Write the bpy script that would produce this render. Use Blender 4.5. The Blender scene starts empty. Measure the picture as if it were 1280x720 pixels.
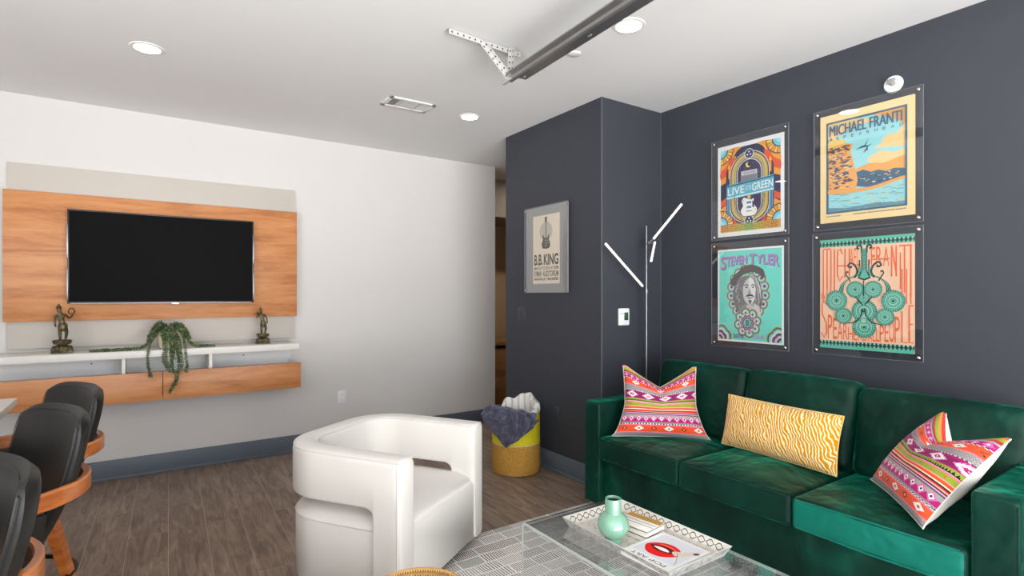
import bpy, bmesh, math, random
import numpy as np
from mathutils import Vector, Matrix, noise
from math import pi, sin, cos, radians, hypot, atan2

random.seed(7)
SC = bpy.context.scene
COL = SC.collection

# ------------------------------------------------------------------ colour / materials
def lin(c):
    c = c / 255.0
    return c / 12.92 if c <= 0.04045 else ((c + 0.055) / 1.055) ** 2.4

def rgb(r, g, b):
    return (lin(r), lin(g), lin(b), 1.0)

def new_mat(name):
    m = bpy.data.materials.new(name)
    m.use_nodes = True
    nt = m.node_tree
    for n in list(nt.nodes):
        nt.nodes.remove(n)
    out = nt.nodes.new('ShaderNodeOutputMaterial')
    b = nt.nodes.new('ShaderNodeBsdfPrincipled')
    nt.links.new(b.outputs[0], out.inputs[0])
    return m, nt, b

def N(nt, t, **kw):
    n = nt.nodes.new(t)
    for k, v in kw.items():
        setattr(n, k, v)
    return n

def math_node(nt, op, a, b=None, c=None):
    n = nt.nodes.new('ShaderNodeMath')
    n.operation = op
    for i, v in enumerate((a, b, c)):
        if v is None:
            continue
        if isinstance(v, (int, float)):
            n.inputs[i].default_value = v
        else:
            nt.links.new(v, n.inputs[i])
    return n.outputs[0]

def mix_node(nt, fac, a, b):
    n = nt.nodes.new('ShaderNodeMix')
    n.data_type = 'RGBA'
    if isinstance(fac, (int, float)):
        n.inputs[0].default_value = fac
    else:
        nt.links.new(fac, n.inputs[0])
    for i, v in ((6, a), (7, b)):
        if isinstance(v, tuple):
            n.inputs[i].default_value = v
        else:
            nt.links.new(v, n.inputs[i])
    return n.outputs[2]

def ramp(nt, fac, stops, interp='LINEAR'):
    n = nt.nodes.new('ShaderNodeValToRGB')
    n.color_ramp.interpolation = interp
    el = n.color_ramp.elements
    while len(el) < len(stops):
        el.new(0.5)
    for e, (p, c) in zip(el, stops):
        e.position = p
        e.color = c
    nt.links.new(fac, n.inputs[0])
    return n.outputs[0]

def objcoord(nt, scale=(1, 1, 1), rot=(0, 0, 0), kind='Object'):
    tc = nt.nodes.new('ShaderNodeTexCoord')
    mp = nt.nodes.new('ShaderNodeMapping')
    mp.inputs['Scale'].default_value = scale
    mp.inputs['Rotation'].default_value = rot
    nt.links.new(tc.outputs[kind], mp.inputs[0])
    return mp.outputs[0]

def noise_tex(nt, vec, scale=5, detail=3, rough=0.5, dist=0.0):
    n = nt.nodes.new('ShaderNodeTexNoise')
    n.inputs['Scale'].default_value = scale
    n.inputs['Detail'].default_value = detail
    n.inputs['Roughness'].default_value = rough
    n.inputs['Distortion'].default_value = dist
    nt.links.new(vec, n.inputs['Vector'])
    return n.outputs['Fac']

def bump(nt, b, h, strength=0.2, dist=0.01):
    n = nt.nodes.new('ShaderNodeBump')
    n.inputs['Strength'].default_value = strength
    n.inputs['Distance'].default_value = dist
    nt.links.new(h, n.inputs['Height'])
    nt.links.new(n.outputs[0], b.inputs['Normal'])

_pl = {}
def plain(name, col, rough=0.5, metal=0.0, spec=0.5, noisy=0.06, nscale=30, bmp=0.0, coat=0.0):
    """Single-colour surface with a faint procedural variation."""
    if name in _pl:
        return _pl[name]
    m, nt, b = new_mat(name)
    v = objcoord(nt)
    f = noise_tex(nt, v, nscale, 2)
    lo = tuple(c * (1 - noisy) for c in col[:3]) + (1,)
    hi = tuple(min(1, c * (1 + noisy)) for c in col[:3]) + (1,)
    nt.links.new(mix_node(nt, f, lo, hi), b.inputs['Base Color'])
    b.inputs['Roughness'].default_value = rough
    b.inputs['Metallic'].default_value = metal
    b.inputs['Specular IOR Level'].default_value = spec
    b.inputs['Coat Weight'].default_value = coat
    if bmp:
        bump(nt, b, f, bmp, 0.004)
    _pl[name] = m
    return m

def wood(name, c0, c1, c2, scale=(1, 14, 14), rough=0.4, coat=0.0, nscale=2.2):
    m, nt, b = new_mat(name)
    v = objcoord(nt, scale)
    big = noise_tex(nt, v, nscale, 4, 0.6, 0.6)
    fine = noise_tex(nt, objcoord(nt, tuple(s * 4 for s in scale)), nscale * 2, 2, 0.6)
    f = math_node(nt, 'ADD', math_node(nt, 'MULTIPLY', big, 0.8), math_node(nt, 'MULTIPLY', fine, 0.2))
    nt.links.new(ramp(nt, f, [(0.30, c0), (0.5, c1), (0.70, c2)]), b.inputs['Base Color'])
    b.inputs['Roughness'].default_value = rough
    b.inputs['Coat Weight'].default_value = coat
    return m

def attr_mat(name, rough=0.8, sheen=0.0, bmp=0.0, spec=0.3):
    m, nt, b = new_mat(name)
    a = N(nt, 'ShaderNodeAttribute', attribute_name='pattern')
    v = objcoord(nt)
    f = noise_tex(nt, v, 400, 2)
    c = mix_node(nt, math_node(nt, 'MULTIPLY', f, 0.12), a.outputs['Color'], (0, 0, 0, 1))
    nt.links.new(c, b.inputs['Base Color'])
    b.inputs['Roughness'].default_value = rough
    b.inputs['Sheen Weight'].default_value = sheen
    b.inputs['Specular IOR Level'].default_value = spec
    if bmp:
        bump(nt, b, f, bmp, 0.002)
    return m

def glass_mat(name, tint=(1, 1, 1, 1), refl=1.0, rough=0.0, ior=1.5):
    """Thin architectural glass: see-through with a Fresnel reflection."""
    m = bpy.data.materials.new(name)
    m.use_nodes = True
    nt = m.node_tree
    for n in list(nt.nodes):
        nt.nodes.remove(n)
    out = nt.nodes.new('ShaderNodeOutputMaterial')
    tr = N(nt, 'ShaderNodeBsdfTransparent')
    tr.inputs[0].default_value = tint
    gl = N(nt, 'ShaderNodeBsdfGlossy')
    gl.inputs['Roughness'].default_value = rough
    geo = N(nt, 'ShaderNodeNewGeometry')
    fr = N(nt, 'ShaderNodeLayerWeight')
    fr.inputs[0].default_value = 0.5
    # Schlick on |cos| so both sides behave alike
    f5 = math_node(nt, 'POWER', fr.outputs['Facing'], 5.0)
    r0 = ((ior - 1) / (ior + 1)) ** 2
    fac = math_node(nt, 'MULTIPLY_ADD', f5, (1 - r0) * refl, r0 * refl)
    mx = N(nt, 'ShaderNodeMixShader')
    nt.links.new(fac, mx.inputs[0])
    nt.links.new(tr.outputs[0], mx.inputs[1])
    nt.links.new(gl.outputs[0], mx.inputs[2])
    nt.links.new(mx.outputs[0], out.inputs[0])
    return m

def emis(name, col, strength):
    m, nt, b = new_mat(name)
    b.inputs['Base Color'].default_value = col
    b.inputs['Emission Color'].default_value = col
    b.inputs['Emission Strength'].default_value = strength
    return m

# ------------------------------------------------------------------ mesh builder
class MB:
    def __init__(self):
        self.bm = bmesh.new()
        self.mi = 0
        self.mats = []

    def mat(self, m):
        if m not in self.mats:
            self.mats.append(m)
        self.mi = self.mats.index(m)
        return self

    def _face(self, vs):
        try:
            f = self.bm.faces.new(vs)
            f.material_index = self.mi
            f.smooth = True
            return f
        except ValueError:
            return None

    def box(self, x0, x1, y0, y1, z0, z1, bev=0.0, seg=2, M=None):
        t = bmesh.new()
        bmesh.ops.create_cube(t, size=1)
        bmesh.ops.scale(t, vec=(x1 - x0, y1 - y0, z1 - z0), verts=t.verts)
        bmesh.ops.translate(t, vec=((x0 + x1) / 2, (y0 + y1) / 2, (z0 + z1) / 2), verts=t.verts)
        if bev > 0:
            bmesh.ops.bevel(t, geom=list(t.edges), offset=bev, segments=seg, affect='EDGES', profile=0.5, clamp_overlap=True)
        return self.merge(t, M)

    def merge(self, t, M=None, smooth=True):
        if M is not None:
            bmesh.ops.transform(t, matrix=M, verts=t.verts)
        mp = {v: self.bm.verts.new(v.co) for v in t.verts}
        for f in t.faces:
            self._face([mp[v] for v in f.verts])
        t.free()
        return self

    def grid(self, pts, closed_u=False, closed_v=False, flip=False):
        """pts[i][j] -> quads"""
        vs = [[self.bm.verts.new(p) for p in row] for row in pts]
        nu, nv = len(vs), len(vs[0])
        for i in range(nu if closed_u else nu - 1):
            for j in range(nv if closed_v else nv - 1):
                a, b = vs[i][j], vs[(i + 1) % nu][j]
                c, d = vs[(i + 1) % nu][(j + 1) % nv], vs[i][(j + 1) % nv]
                self._face([d, c, b, a] if flip else [a, b, c, d])
        return vs

    def lathe(self, prof, n=32, c=(0, 0, 0), M=None, cap0=True, cap1=True):
        t = MB()
        rows = []
        for k in range(n):
            a = 2 * pi * k / n
            rows.append([(r * cos(a), r * sin(a), z) for r, z in prof])
        vs = t.grid(rows, closed_u=True)
        if cap0:
            t._face([vs[k][0] for k in range(n)][::-1])
        if cap1:
            t._face([vs[k][-1] for k in range(n)])
        bmesh.ops.remove_doubles(t.bm, verts=t.bm.verts, dist=1e-6)
        MM = Matrix.Translation(Vector(c))
        if M is not None:
            MM = M @ MM
        return self.merge(t.bm, MM)

    def tube(self, pts, r, n=8, cap=True, closed=False):
        P = [Vector(p) for p in pts]
        m = len(P)
        rr = r if isinstance(r, (list, tuple)) else [r] * m
        ref = None
        rows = []
        for i in range(m):
            if closed:
                d = P[(i + 1) % m] - P[i - 1]
            else:
                d = P[min(i + 1, m - 1)] - P[max(i - 1, 0)]
            d.normalize()
            if ref is None:
                ref = Vector((0, 0, 1)) if abs(d.z) < 0.9 else Vector((1, 0, 0))
            u = d.cross(ref)
            if u.length < 1e-5:
                u = d.cross(Vector((0.3, 0.9, 0.1)))
            u.normalize()
            w = u.cross(d).normalized()
            ref = w
            rows.append([P[i] + (u * cos(2 * pi * k / n) + w * sin(2 * pi * k / n)) * rr[i] for k in range(n)])
        vs = self.grid(rows, closed_u=closed, closed_v=True)
        if cap and not closed:
            self._face(vs[0][::-1])
            self._face(vs[-1])
        return self

    def sweep(self, rows, cap=True, closed=False):
        """rows of closed section rings"""
        vs = self.grid(rows, closed_u=closed, closed_v=True)
        if cap and not closed:
            self._face(vs[0][::-1])
            self._face(vs[-1])
        return self

    def prism(self, poly, z0, z1, M=None, bev=0.0):
        t = bmesh.new()
        b = [t.verts.new((x, y, z0)) for x, y in poly]
        u = [t.verts.new((x, y, z1)) for x, y in poly]
        t.faces.new(b[::-1])
        t.faces.new(u)
        n = len(poly)
        for i in range(n):
            t.faces.new([b[i], b[(i + 1) % n], u[(i + 1) % n], u[i]])
        if bev:
            es = [e for e in t.edges if abs(e.verts[0].co.z - e.verts[1].co.z) < 1e-6]
            bmesh.ops.bevel(t, geom=es, offset=bev, segments=2, affect='EDGES', profile=0.5)
        return self.merge(t, M)

    def build(self, name, mat=None, parent=None, world=False, smooth=True, angle=35, origin=None, recalc=True):
        if recalc:
            bmesh.ops.recalc_face_normals(self.bm, faces=self.bm.faces)
        me = bpy.data.meshes.new(name)
        if mat is not None and not self.mats:
            self.mats = [mat]
        if parent is not None and world:
            L = Vector((0, 0, 0))
            q = parent
            while q is not None:
                L += q.location
                q = q.parent
            bmesh.ops.translate(self.bm, vec=-L, verts=self.bm.verts)
        if parent is None:
            if origin is None:
                xs = [v.co for v in self.bm.verts]
                lo = Vector((min(v.x for v in xs), min(v.y for v in xs), min(v.z for v in xs)))
                hi = Vector((max(v.x for v in xs), max(v.y for v in xs), max(v.z for v in xs)))
                origin = Vector(((lo.x + hi.x) / 2, (lo.y + hi.y) / 2, lo.z))
            origin = Vector(origin)
            bmesh.ops.translate(self.bm, vec=-origin, verts=self.bm.verts)
        self.bm.to_mesh(me)
        self.bm.free()
        for m in self.mats:
            me.materials.append(m)
        for p in me.polygons:
            p.use_smooth = smooth
        if smooth:
            try:
                me.set_sharp_from_angle(angle=radians(angle))
            except Exception:
                pass
        o = bpy.data.objects.new(name, me)
        COL.objects.link(o)
        if parent is not None:
            o.parent = parent
        else:
            o.location = origin
        return o

def tag(o, label=None, cat=None, group=None, kind=None):
    if label: o['label'] = label
    if cat: o['category'] = cat
    if group: o['group'] = group
    if kind: o['kind'] = kind
    return o

def empty(name, loc, label, cat, group=None, rz=0.0):
    o = bpy.data.objects.new(name, None)
    o.empty_display_size = 0.1
    COL.objects.link(o)
    o.location = loc
    o.rotation_euler = (0, 0, rz)
    return tag(o, label, cat, group)

def copy_tree(o, parent=None):
    c = o.copy()
    COL.objects.link(c)
    if parent is not None:
        c.parent = parent
    for ch in list(o.children):
        copy_tree(ch, c)
    return c

def struct(mb, name, mat, **kw):
    o = mb.build(name, mat, **kw)
    o['kind'] = 'structure'
    return o

def rbox_pts(hx, hy, hz, r, n=10, crown=(0, 0, 0)):
    """A rounded cushion-like box as 6 merged grids; returns bmesh"""
    t = MB()
    def mapp(p):
        q = Vector((max(-(hx - r), min(hx - r, p.x)), max(-(hy - r), min(hy - r, p.y)), max(-(hz - r), min(hz - r, p.z))))
        d = p - q
        if d.length > 1e-9:
            d.normalize()
        s = q + d * r
        u, v, w = s.x / hx, s.y / hy, s.z / hz
        s.z += crown[2] * (1 - u * u) * (1 - v * v) * w
        s.x += crown[0] * (1 - w * w) * (1 - v * v) * u
        s.y += crown[1] * (1 - u * u) * (1 - w * w) * v
        return s
    # non-uniform parameter so that the rounded margins get samples
    def par(h):
        e = [-h + r * k / 4 for k in range(5)]
        m = [-(h - r) + 2 * (h - r) * k / n for k in range(1, n)]
        f = [h - r + r * k / 4 for k in range(5)]
        return e + m + f
    X, Y, Z = par(hx), par(hy), par(hz)
    for sgn in (1, -1):
        t.grid([[mapp(Vector((x, y, sgn * hz))) for y in Y] for x in X])
        t.grid([[mapp(Vector((sgn * hx, y, z))) for z in Z] for y in Y])
        t.grid([[mapp(Vector((x, sgn * hy, z))) for z in Z] for x in X])
    bmesh.ops.remove_doubles(t.bm, verts=t.bm.verts, dist=1e-5)
    return t.bm

def cushion(mb, x0, x1, y0, y1, z0, z1, r=0.03, crown=(0, 0, 0), n=10, M=None):
    t = rbox_pts((x1 - x0) / 2, (y1 - y0) / 2, (z1 - z0) / 2, r, n, crown)
    T = Matrix.Translation(((x0 + x1) / 2, (y0 + y1) / 2, (z0 + z1) / 2))
    mb.merge(t, T if M is None else M @ T)
    return mb

# ------------------------------------------------------------------ flat artwork (printed layers)
_am = {}
def ink(c):
    if c not in _am:
        _am[c] = plain('ink_%02x%02x%02x' % c, rgb(*c), 0.75, spec=0.2, noisy=0.03, nscale=120)
    return _am[c]

class Art:
    """Printed shapes in a local 2D frame: M maps (x, y, layer height) to the world."""
    def __init__(self, M, eps=0.00002):
        self.mb = MB()
        self.M = M
        self.z = 0.0
        self.eps = eps

    def poly(self, pts, c):
        self.z += self.eps
        vs = [self.mb.bm.verts.new(self.M @ Vector((x, y, self.z))) for x, y in pts]
        self.mb.mat(ink(c))
        self.mb._face(vs)

    def rect(self, x0, y0, x1, y1, c):
        self.poly([(x0, y0), (x1, y0), (x1, y1), (x0, y1)], c)

    def ell(self, cx, cy, a, b=None, c=(0, 0, 0), n=28, a0=0, a1=360):
        b = a if b is None else b
        full = (a1 - a0) >= 360
        p = [(cx + a * cos(radians(a0 + (a1 - a0) * k / n)), cy + b * sin(radians(a0 + (a1 - a0) * k / n))) for k in range(n + (0 if full else 1))]
        self.poly(p, c)

    def line(self, pts, w, c, closed=False):
        self.z += self.eps
        self.mb.mat(ink(c))
        P = [Vector(p) for p in pts]
        n = len(P)
        L, Rr = [], []
        for i in range(n):
            if closed:
                d = P[(i + 1) % n] - P[i - 1]
            else:
                d = P[min(i + 1, n - 1)] - P[max(i - 1, 0)]
            if d.length < 1e-9:
                d = Vector((1, 0))
            d.normalize()
            ww = w[i] if isinstance(w, (list, tuple)) else w
            q = Vector((-d.y, d.x)) * ww / 2
            L.append(self.mb.bm.verts.new(self.M @ Vector((P[i].x + q.x, P[i].y + q.y, self.z))))
            Rr.append(self.mb.bm.verts.new(self.M @ Vector((P[i].x - q.x, P[i].y - q.y, self.z))))
        for i in range(n if closed else n - 1):
            j = (i + 1) % n
            self.mb._face([Rr[i], Rr[j], L[j], L[i]])

    def ring(self, cx, cy, r, w, c, n=28):
        self.line([(cx + r * cos(2 * pi * k / n), cy + r * sin(2 * pi * k / n)) for k in range(n)], w, c, True)

    def text(self, s, x0, y0, x1, y1, c, bold=0.0, warp=None):
        """text stretched to fill the box"""
        cu = bpy.data.curves.new('t', 'FONT')
        cu.body = s
        cu.offset = bold
        cu.resolution_u = 3
        ob = bpy.data.objects.new('t', cu)
        COL.objects.link(ob)
        dg = bpy.context.evaluated_depsgraph_get()
        me = bpy.data.meshes.new_from_object(ob.evaluated_get(dg))
        co = [v.co.copy() for v in me.vertices]
        fs = [list(p.vertices) for p in me.polygons]
        bpy.data.objects.remove(ob)
        bpy.data.curves.remove(cu)
        bpy.data.meshes.remove(me)
        ax, bx = min(v.x for v in co), max(v.x for v in co)
        ay, by = min(v.y for v in co), max(v.y for v in co)
        self.z += self.eps
        self.mb.mat(ink(c))
        vs = []
        for v in co:
            u = (v.x - ax) / (bx - ax)
            w = (v.y - ay) / (by - ay)
            x, y = x0 + (x1 - x0) * u, y0 + (y1 - y0) * w
            if warp:
                x, y = warp(x, y, u, w)
            vs.append(self.mb.bm.verts.new(self.M @ Vector((x, y, self.z))))
        for f in fs:
            self.mb._face([vs[i] for i in f])

def frame_mat(origin, ex, ey):
    ex, ey = Vector(ex), Vector(ey)
    ez = ex.normalized().cross(ey.normalized())
    M = Matrix(((ex.x, ey.x, ez.x, origin[0]), (ex.y, ey.y, ez.y, origin[1]), (ex.z, ey.z, ez.z, origin[2]), (0, 0, 0, 1)))
    return M

# ------------------------------------------------------------------ camera
F2 = Vector((0.56242, 0.82685))
cam = bpy.data.cameras.new('camera')
cam.sensor_width = 36
cam.lens = 36 * 687 / 1280
cam.shift_y = 8 / 1280
cam.clip_start = 0.05
co = bpy.data.objects.new('camera', cam)
co.location = (0, 0, 1.37)
co.rotation_euler = (pi / 2, 0, -atan2(F2.x, F2.y))
COL.objects.link(co)
SC.camera = co
SC.view_settings.view_transform = 'Standard'
SC.view_settings.look = 'None'
SC.view_settings.gamma = 1
SC.view_settings.use_curve_mapping = False
SC.view_settings.exposure = EXPOSURE = -0.5
SC.cycles.use_denoising = True
SC.cycles.max_bounces = 10
SC.cycles.diffuse_bounces = 5
SC.cycles.glossy_bounces = 4
SC.cycles.transparent_max_bounces = 16
SC.cycles.caustics_reflective = False
SC.cycles.caustics_refractive = False
SC.cycles.sample_clamp_indirect = 6
# ------------------------------------------------------------------ room
H = 2.75
XL, XR, YF, YT = -3.2, 3.288, -1.8, 5.03
BX, BY0, BY1 = 2.675, 2.82, 4.03      # the dark box that juts into the room
TX = 3.2                               # right end of the television wall

wall_white = plain('wall_white_paint', rgb(210, 208, 206), 0.75, spec=0.25, noisy=0.015, nscale=3, bmp=0.02)
ceil_white = plain('ceiling_white_paint', rgb(234, 235, 236), 0.85, spec=0.15, noisy=0.012, nscale=4)
dark_paint = plain('wall_charcoal_paint', rgb(56, 59, 67), 0.55, spec=0.35, noisy=0.03, nscale=6, bmp=0.02)
hall_paint = plain('hall_beige_paint', rgb(170, 148, 122), 0.7, spec=0.3, noisy=0.03, nscale=4)
base_paint = plain('baseboard_slate_paint', rgb(92, 101, 112), 0.45, spec=0.4, noisy=0.03)

# floor planks
def floor_material():
    m, nt, b = new_mat('plank_floor')
    v = objcoord(nt, (1, 1, 1), (0, 0, radians(90 + 2.2)))
    br = N(nt, 'ShaderNodeTexBrick')
    nt.links.new(v, br.inputs['Vector'])
    br.offset = 0.37
    br.offset_frequency = 2
    br.inputs['Scale'].default_value = 1
    br.inputs['Mortar Size'].default_value = 0.0012
    br.inputs['Mortar Smooth'].default_value = 0.2
    br.inputs['Bias'].default_value = 0
    br.inputs['Brick Width'].default_value = 1.25
    br.inputs['Row Height'].default_value = 0.19
    br.inputs['Color1'].default_value = (0, 0, 0, 1)
    br.inputs['Color2'].default_value = (1, 1, 1, 1)
    br.inputs['Mortar'].default_value = (0.5, 0.5, 0.5, 1)
    # shift the grain from plank to plank
    add = N(nt, 'ShaderNodeVectorMath', operation='MULTIPLY_ADD')
    nt.links.new(br.outputs['Color'], add.inputs[0])
    add.inputs[1].default_value = (3.1, 7.7, 5.3)
    nt.links.new(v, add.inputs[2])
    mp = N(nt, 'ShaderNodeMapping')
    mp.inputs['Scale'].default_value = (1.6, 9, 1)
    nt.links.new(add.outputs[0], mp.inputs[0])
    g = noise_tex(nt, mp.outputs[0], 1.9, 5, 0.62, 1.1)
    mp2 = N(nt, 'ShaderNodeMapping')
    mp2.inputs['Scale'].default_value = (5, 90, 1)
    nt.links.new(add.outputs[0], mp2.inputs[0])
    fine = noise_tex(nt, mp2.outputs[0], 1.4, 3, 0.6, 0.3)
    f = math_node(nt, 'ADD', math_node(nt, 'MULTIPLY', g, 0.75), math_node(nt, 'MULTIPLY', fine, 0.25))
    c = ramp(nt, f, [(0.28, rgb(84, 70, 62)), (0.45, rgb(122, 104, 92)), (0.57, rgb(146, 127, 112)), (0.74, rgb(178, 158, 139))])
    tone = mix_node(nt, math_node(nt, 'MULTIPLY', br.outputs['Color'], 0.16), c, rgb(80, 68, 61))
    c2 = mix_node(nt, math_node(nt, 'MULTIPLY', br.outputs['Fac'], 0.85), tone, rgb(188, 172, 152))
    nt.links.new(c2, b.inputs['Base Color'])
    b.inputs['Roughness'].default_value = 0.42
    b.inputs['Specular IOR Level'].default_value = 0.35
    bump(nt, b, f, 0.08, 0.003)
    return m
floor_mat = floor_material()

mb = MB(); mb.box(XL - .1, 6.0, YF - .1, 7.2, -0.1, 0.0)
struct(mb, 'floor', floor_mat, origin=(0, 0, 0))
mb = MB(); mb.box(XL - .1, 6.0, YF - .1, 7.2, H, H + 0.1)
struct(mb, 'ceiling', ceil_white)
mb = MB(); mb.box(XL - .1, TX, YT, YT + 0.12, 0, H)
struct(mb, 'wall_television_side', wall_white)
mb = MB(); mb.box(XR, XR + 0.1, YF, BY0, 0, H)
struct(mb, 'wall_right', dark_paint)
# left wall with an unseen window opening, added for fill light
WY0, WY1, WZ0, WZ1 = -1.7, 0.9, 0.25, 2.5
mb = MB()
mb.box(XL - .1, XL, YF, WY0, 0, H); mb.box(XL - .1, XL, WY1, YT, 0, H)
mb.box(XL - .1, XL, WY0, WY1, 0, WZ0); mb.box(XL - .1, XL, WY0, WY1, WZ1, H)
struct(mb, 'wall_left', wall_white)
# front wall (behind the camera) with the glazed overhead door
DX0, DX1, DZ1 = -1.3, 2.9, 2.35
mb = MB()
mb.box(XL - .1, DX0, YF - .1, YF, 0, H); mb.box(DX1, XR + .1, YF - .1, YF, 0, H)
mb.box(DX0, DX1, YF - .1, YF, DZ1, H)
struct(mb, 'wall_front', wall_white)
# charcoal box
mb = MB(); mb.box(BX, 3.9, BY0, BY1, 0, H)
struct(mb, 'wall_box', dark_paint)
# hall behind
mb = MB(); mb.box(3.9, 6.0, BY1 - .1, BY1, 0, H); mb.box(5.9, 6.0, BY1, 7.2, 0, H)
struct(mb, 'wall_hall_side', hall_paint)
mb = MB(); mb.box(TX - .12, 6.0, 6.35, 6.45, 0, H); mb.box(TX - .12, TX, YT + .12, 6.35, 0, H)
struct(mb, 'wall_hall_back', hall_paint)
mb = MB(); mb.box(TX + .001, 5.9, 5.55, 6.35, 2.3, H)
struct(mb, 'trim_1', plain('bulkhead_grey_paint', rgb(150, 146, 140), 0.45))
# baseboards
mb = MB(); mb.box(XL, TX, YT - 0.014, YT, 0, 0.145, 0.003); mb.box(XL, TX, YT - 0.024, YT - .012, 0, 0.022, 0.006)
struct(mb, 'baseboard_television_side', base_paint)
mb = MB(); mb.box(BX - 0.014, BX, BY0 - .014, BY1, 0, 0.145, 0.003); mb.box(BX - 0.024, BX - .012, BY0 - .024, BY1, 0, 0.022, 0.006)
struct(mb, 'baseboard_box', base_paint)
mb = MB(); mb.box(BX, XR, BY0 - .014, BY0, 0, 0.145, 0.003)
struct(mb, 'baseboard_box_end', base_paint)
mb = MB(); mb.box(XR - .014, XR, YF, BY0 - .014, 0, 0.145, 0.003)
struct(mb, 'baseboard_right', base_paint)
mb = MB(); mb.box(BX - .004, BX + .004, BY0 - .004, BY0 + .004, 0.145, H)
mb.box(XR - .003, XR + .003, BY0 - .003, BY0 + .003, 0.145, H)
struct(mb, 'trim_2', plain('corner_bead_grey', rgb(84, 88, 98), 0.6))

# glazed overhead door and the added left fill window
alu = plain('brushed_aluminium', rgb(170, 172, 175), 0.4, 0.8)
pane_glass = glass_mat('window_glass')
dr = bpy.data.objects.new('door_1', None); COL.objects.link(dr); dr.location = ((DX0 + DX1) / 2, YF - .05, 0); dr['kind'] = 'structure'
mb = MB()
nc, nr = 4, 4
for i in range(nc + 1):
    x = DX0 + (DX1 - DX0) * i / nc
    mb.box(max(DX0, x - .03), min(DX1, x + .03), YF - .08, YF - .03, 0, DZ1)
for j in range(nr + 1):
    z = DZ1 * j / nr
    mb.box(DX0, DX1, YF - .08, YF - .03, max(0, z - .035), min(DZ1, z + .035))
mb.build('door_frame', alu, dr, world=True)
mb = MB(); mb.box(DX0 + .02, DX1 - .02, YF - .058, YF - .052, 0.03, DZ1 - .03)
mb.build('door_pane', pane_glass, dr, world=True)
wn = bpy.data.objects.new('fill_window_1', None); COL.objects.link(wn); wn.location = (XL - .05, (WY0 + WY1) / 2, WZ0); wn['kind'] = 'structure'
mb = MB()
for y in (WY0, (WY0 + WY1) / 2 - .03, WY1 - .06):
    mb.box(XL - .08, XL - .02, y, y + .06, WZ0, WZ1)
for z in (WZ0, WZ1 - .06):
    mb.box(XL - .08, XL - .02, WY0, WY1, z, z + .06)
mb.build('fill_window_frame', alu, wn, world=True)
mb = MB(); mb.box(XL - .055, XL - .049, WY0 + .03, WY1 - .03, WZ0 + .03, WZ1 - .03)
mb.build('fill_window_pane', pane_glass, wn, world=True)

# ------------------------------------------------------------------ light: daylight through the openings, downlights
w = bpy.data.worlds.new('daylight'); SC.world = w; w.use_nodes = True
nt = w.node_tree
bg = nt.nodes['Background']
tcw = N(nt, 'ShaderNodeTexCoord')
sepw = N(nt, 'ShaderNodeSeparateXYZ'); nt.links.new(tcw.outputs['Generated'], sepw.inputs[0])
skyc = ramp(nt, math_node(nt, 'MULTIPLY_ADD', sepw.outputs['Z'], 0.5, 0.5),
            [(0.0, (2.1, 2.07, 2.03, 1)), (0.47, (2.1, 2.07, 2.04, 1)), (0.53, (0.90, 0.91, 0.92, 1)), (1.0, (0.72, 0.80, 0.90, 1))])
nt.links.new(skyc, bg.inputs['Color'])
bg.inputs['Strength'].default_value = WORLD = 11.0
def portal(name, loc, rot, sx, sy):
    l = bpy.data.lights.new(name, 'AREA'); l.shape = 'RECTANGLE'; l.size = sx; l.size_y = sy
    l.cycles.is_portal = True
    o = bpy.data.objects.new(name, l); COL.objects.link(o); o.location = loc; o.rotation_euler = rot
portal('door_daylight', ((DX0 + DX1) / 2, YF - .12, DZ1 / 2), (radians(90), 0, 0), DX1 - DX0, DZ1)
portal('fill_window_daylight', (XL - .12, (WY0 + WY1) / 2, (WZ0 + WZ1) / 2), (radians(90), 0, radians(-90)), WY1 - WY0, WZ1 - WZ0)

lamp_white = emis('downlight_glow', (1, 0.95, 0.88, 1), 14.0)
trim_white = plain('downlight_trim_white', rgb(235, 235, 233), 0.5)
for k, (x, y, lab) in enumerate([
        (0.042, 3.694, 'round recessed ceiling downlight left, over the wood-panelled television wall'),
        (2.083, 1.996, 'round recessed ceiling downlight beside the metal overhead door track'),
        (2.129, 3.716, 'round recessed ceiling downlight beside the ceiling air vent, near the charcoal wall corner'),
        ]):
    e = empty('ceiling_downlight', (x, y, H), lab, 'downlight', 'recessed ceiling downlights')
    m_ = MB(); m_.lathe([(0.064, -0.0015), (0.066, -0.006), (0.082, -0.004), (0.085, 0.0)], 40, cap0=False, cap1=False)
    m_.build('trim_ring', trim_white, e)
    m_ = MB(); m_.lathe([(0.0005, -0.003), (0.064, -0.003), (0.064, 0.0)], 40)
    m_.build('diffuser', lamp_white, e)
# sprinkler cover on the ceiling
mb = MB(); mb.lathe([(0.001, -0.009), (0.03, -0.009), (0.036, -0.006), (0.037, 0.0)], 32, c=(2.067, 2.403, H))
tag(mb.build('ceiling_cover_plate', plain('cover_white', rgb(222, 222, 220), 0.6)), 'small white round cover plate on the ceiling beside the metal track', 'cover plate')
# unseen hall downlight, added to brighten the beige hall
e = empty('ceiling_downlight', (4.3, 5.0, H), 'added unseen downlight brightening the hall behind the charcoal box', 'downlight', 'recessed ceiling downlights')
m_ = MB(); m_.lathe([(0.064, -0.0015), (0.066, -0.006), (0.082, -0.004), (0.085, 0.0)], 40, cap0=False, cap1=False); m_.build('trim_ring', trim_white, e)
m_ = MB(); m_.lathe([(0.0005, -0.003), (0.064, -0.003), (0.064, 0.0)], 40); m_.build('diffuser', emis('hall_fill_glow', (1, .86, .66, 1), 520), e)
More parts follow.
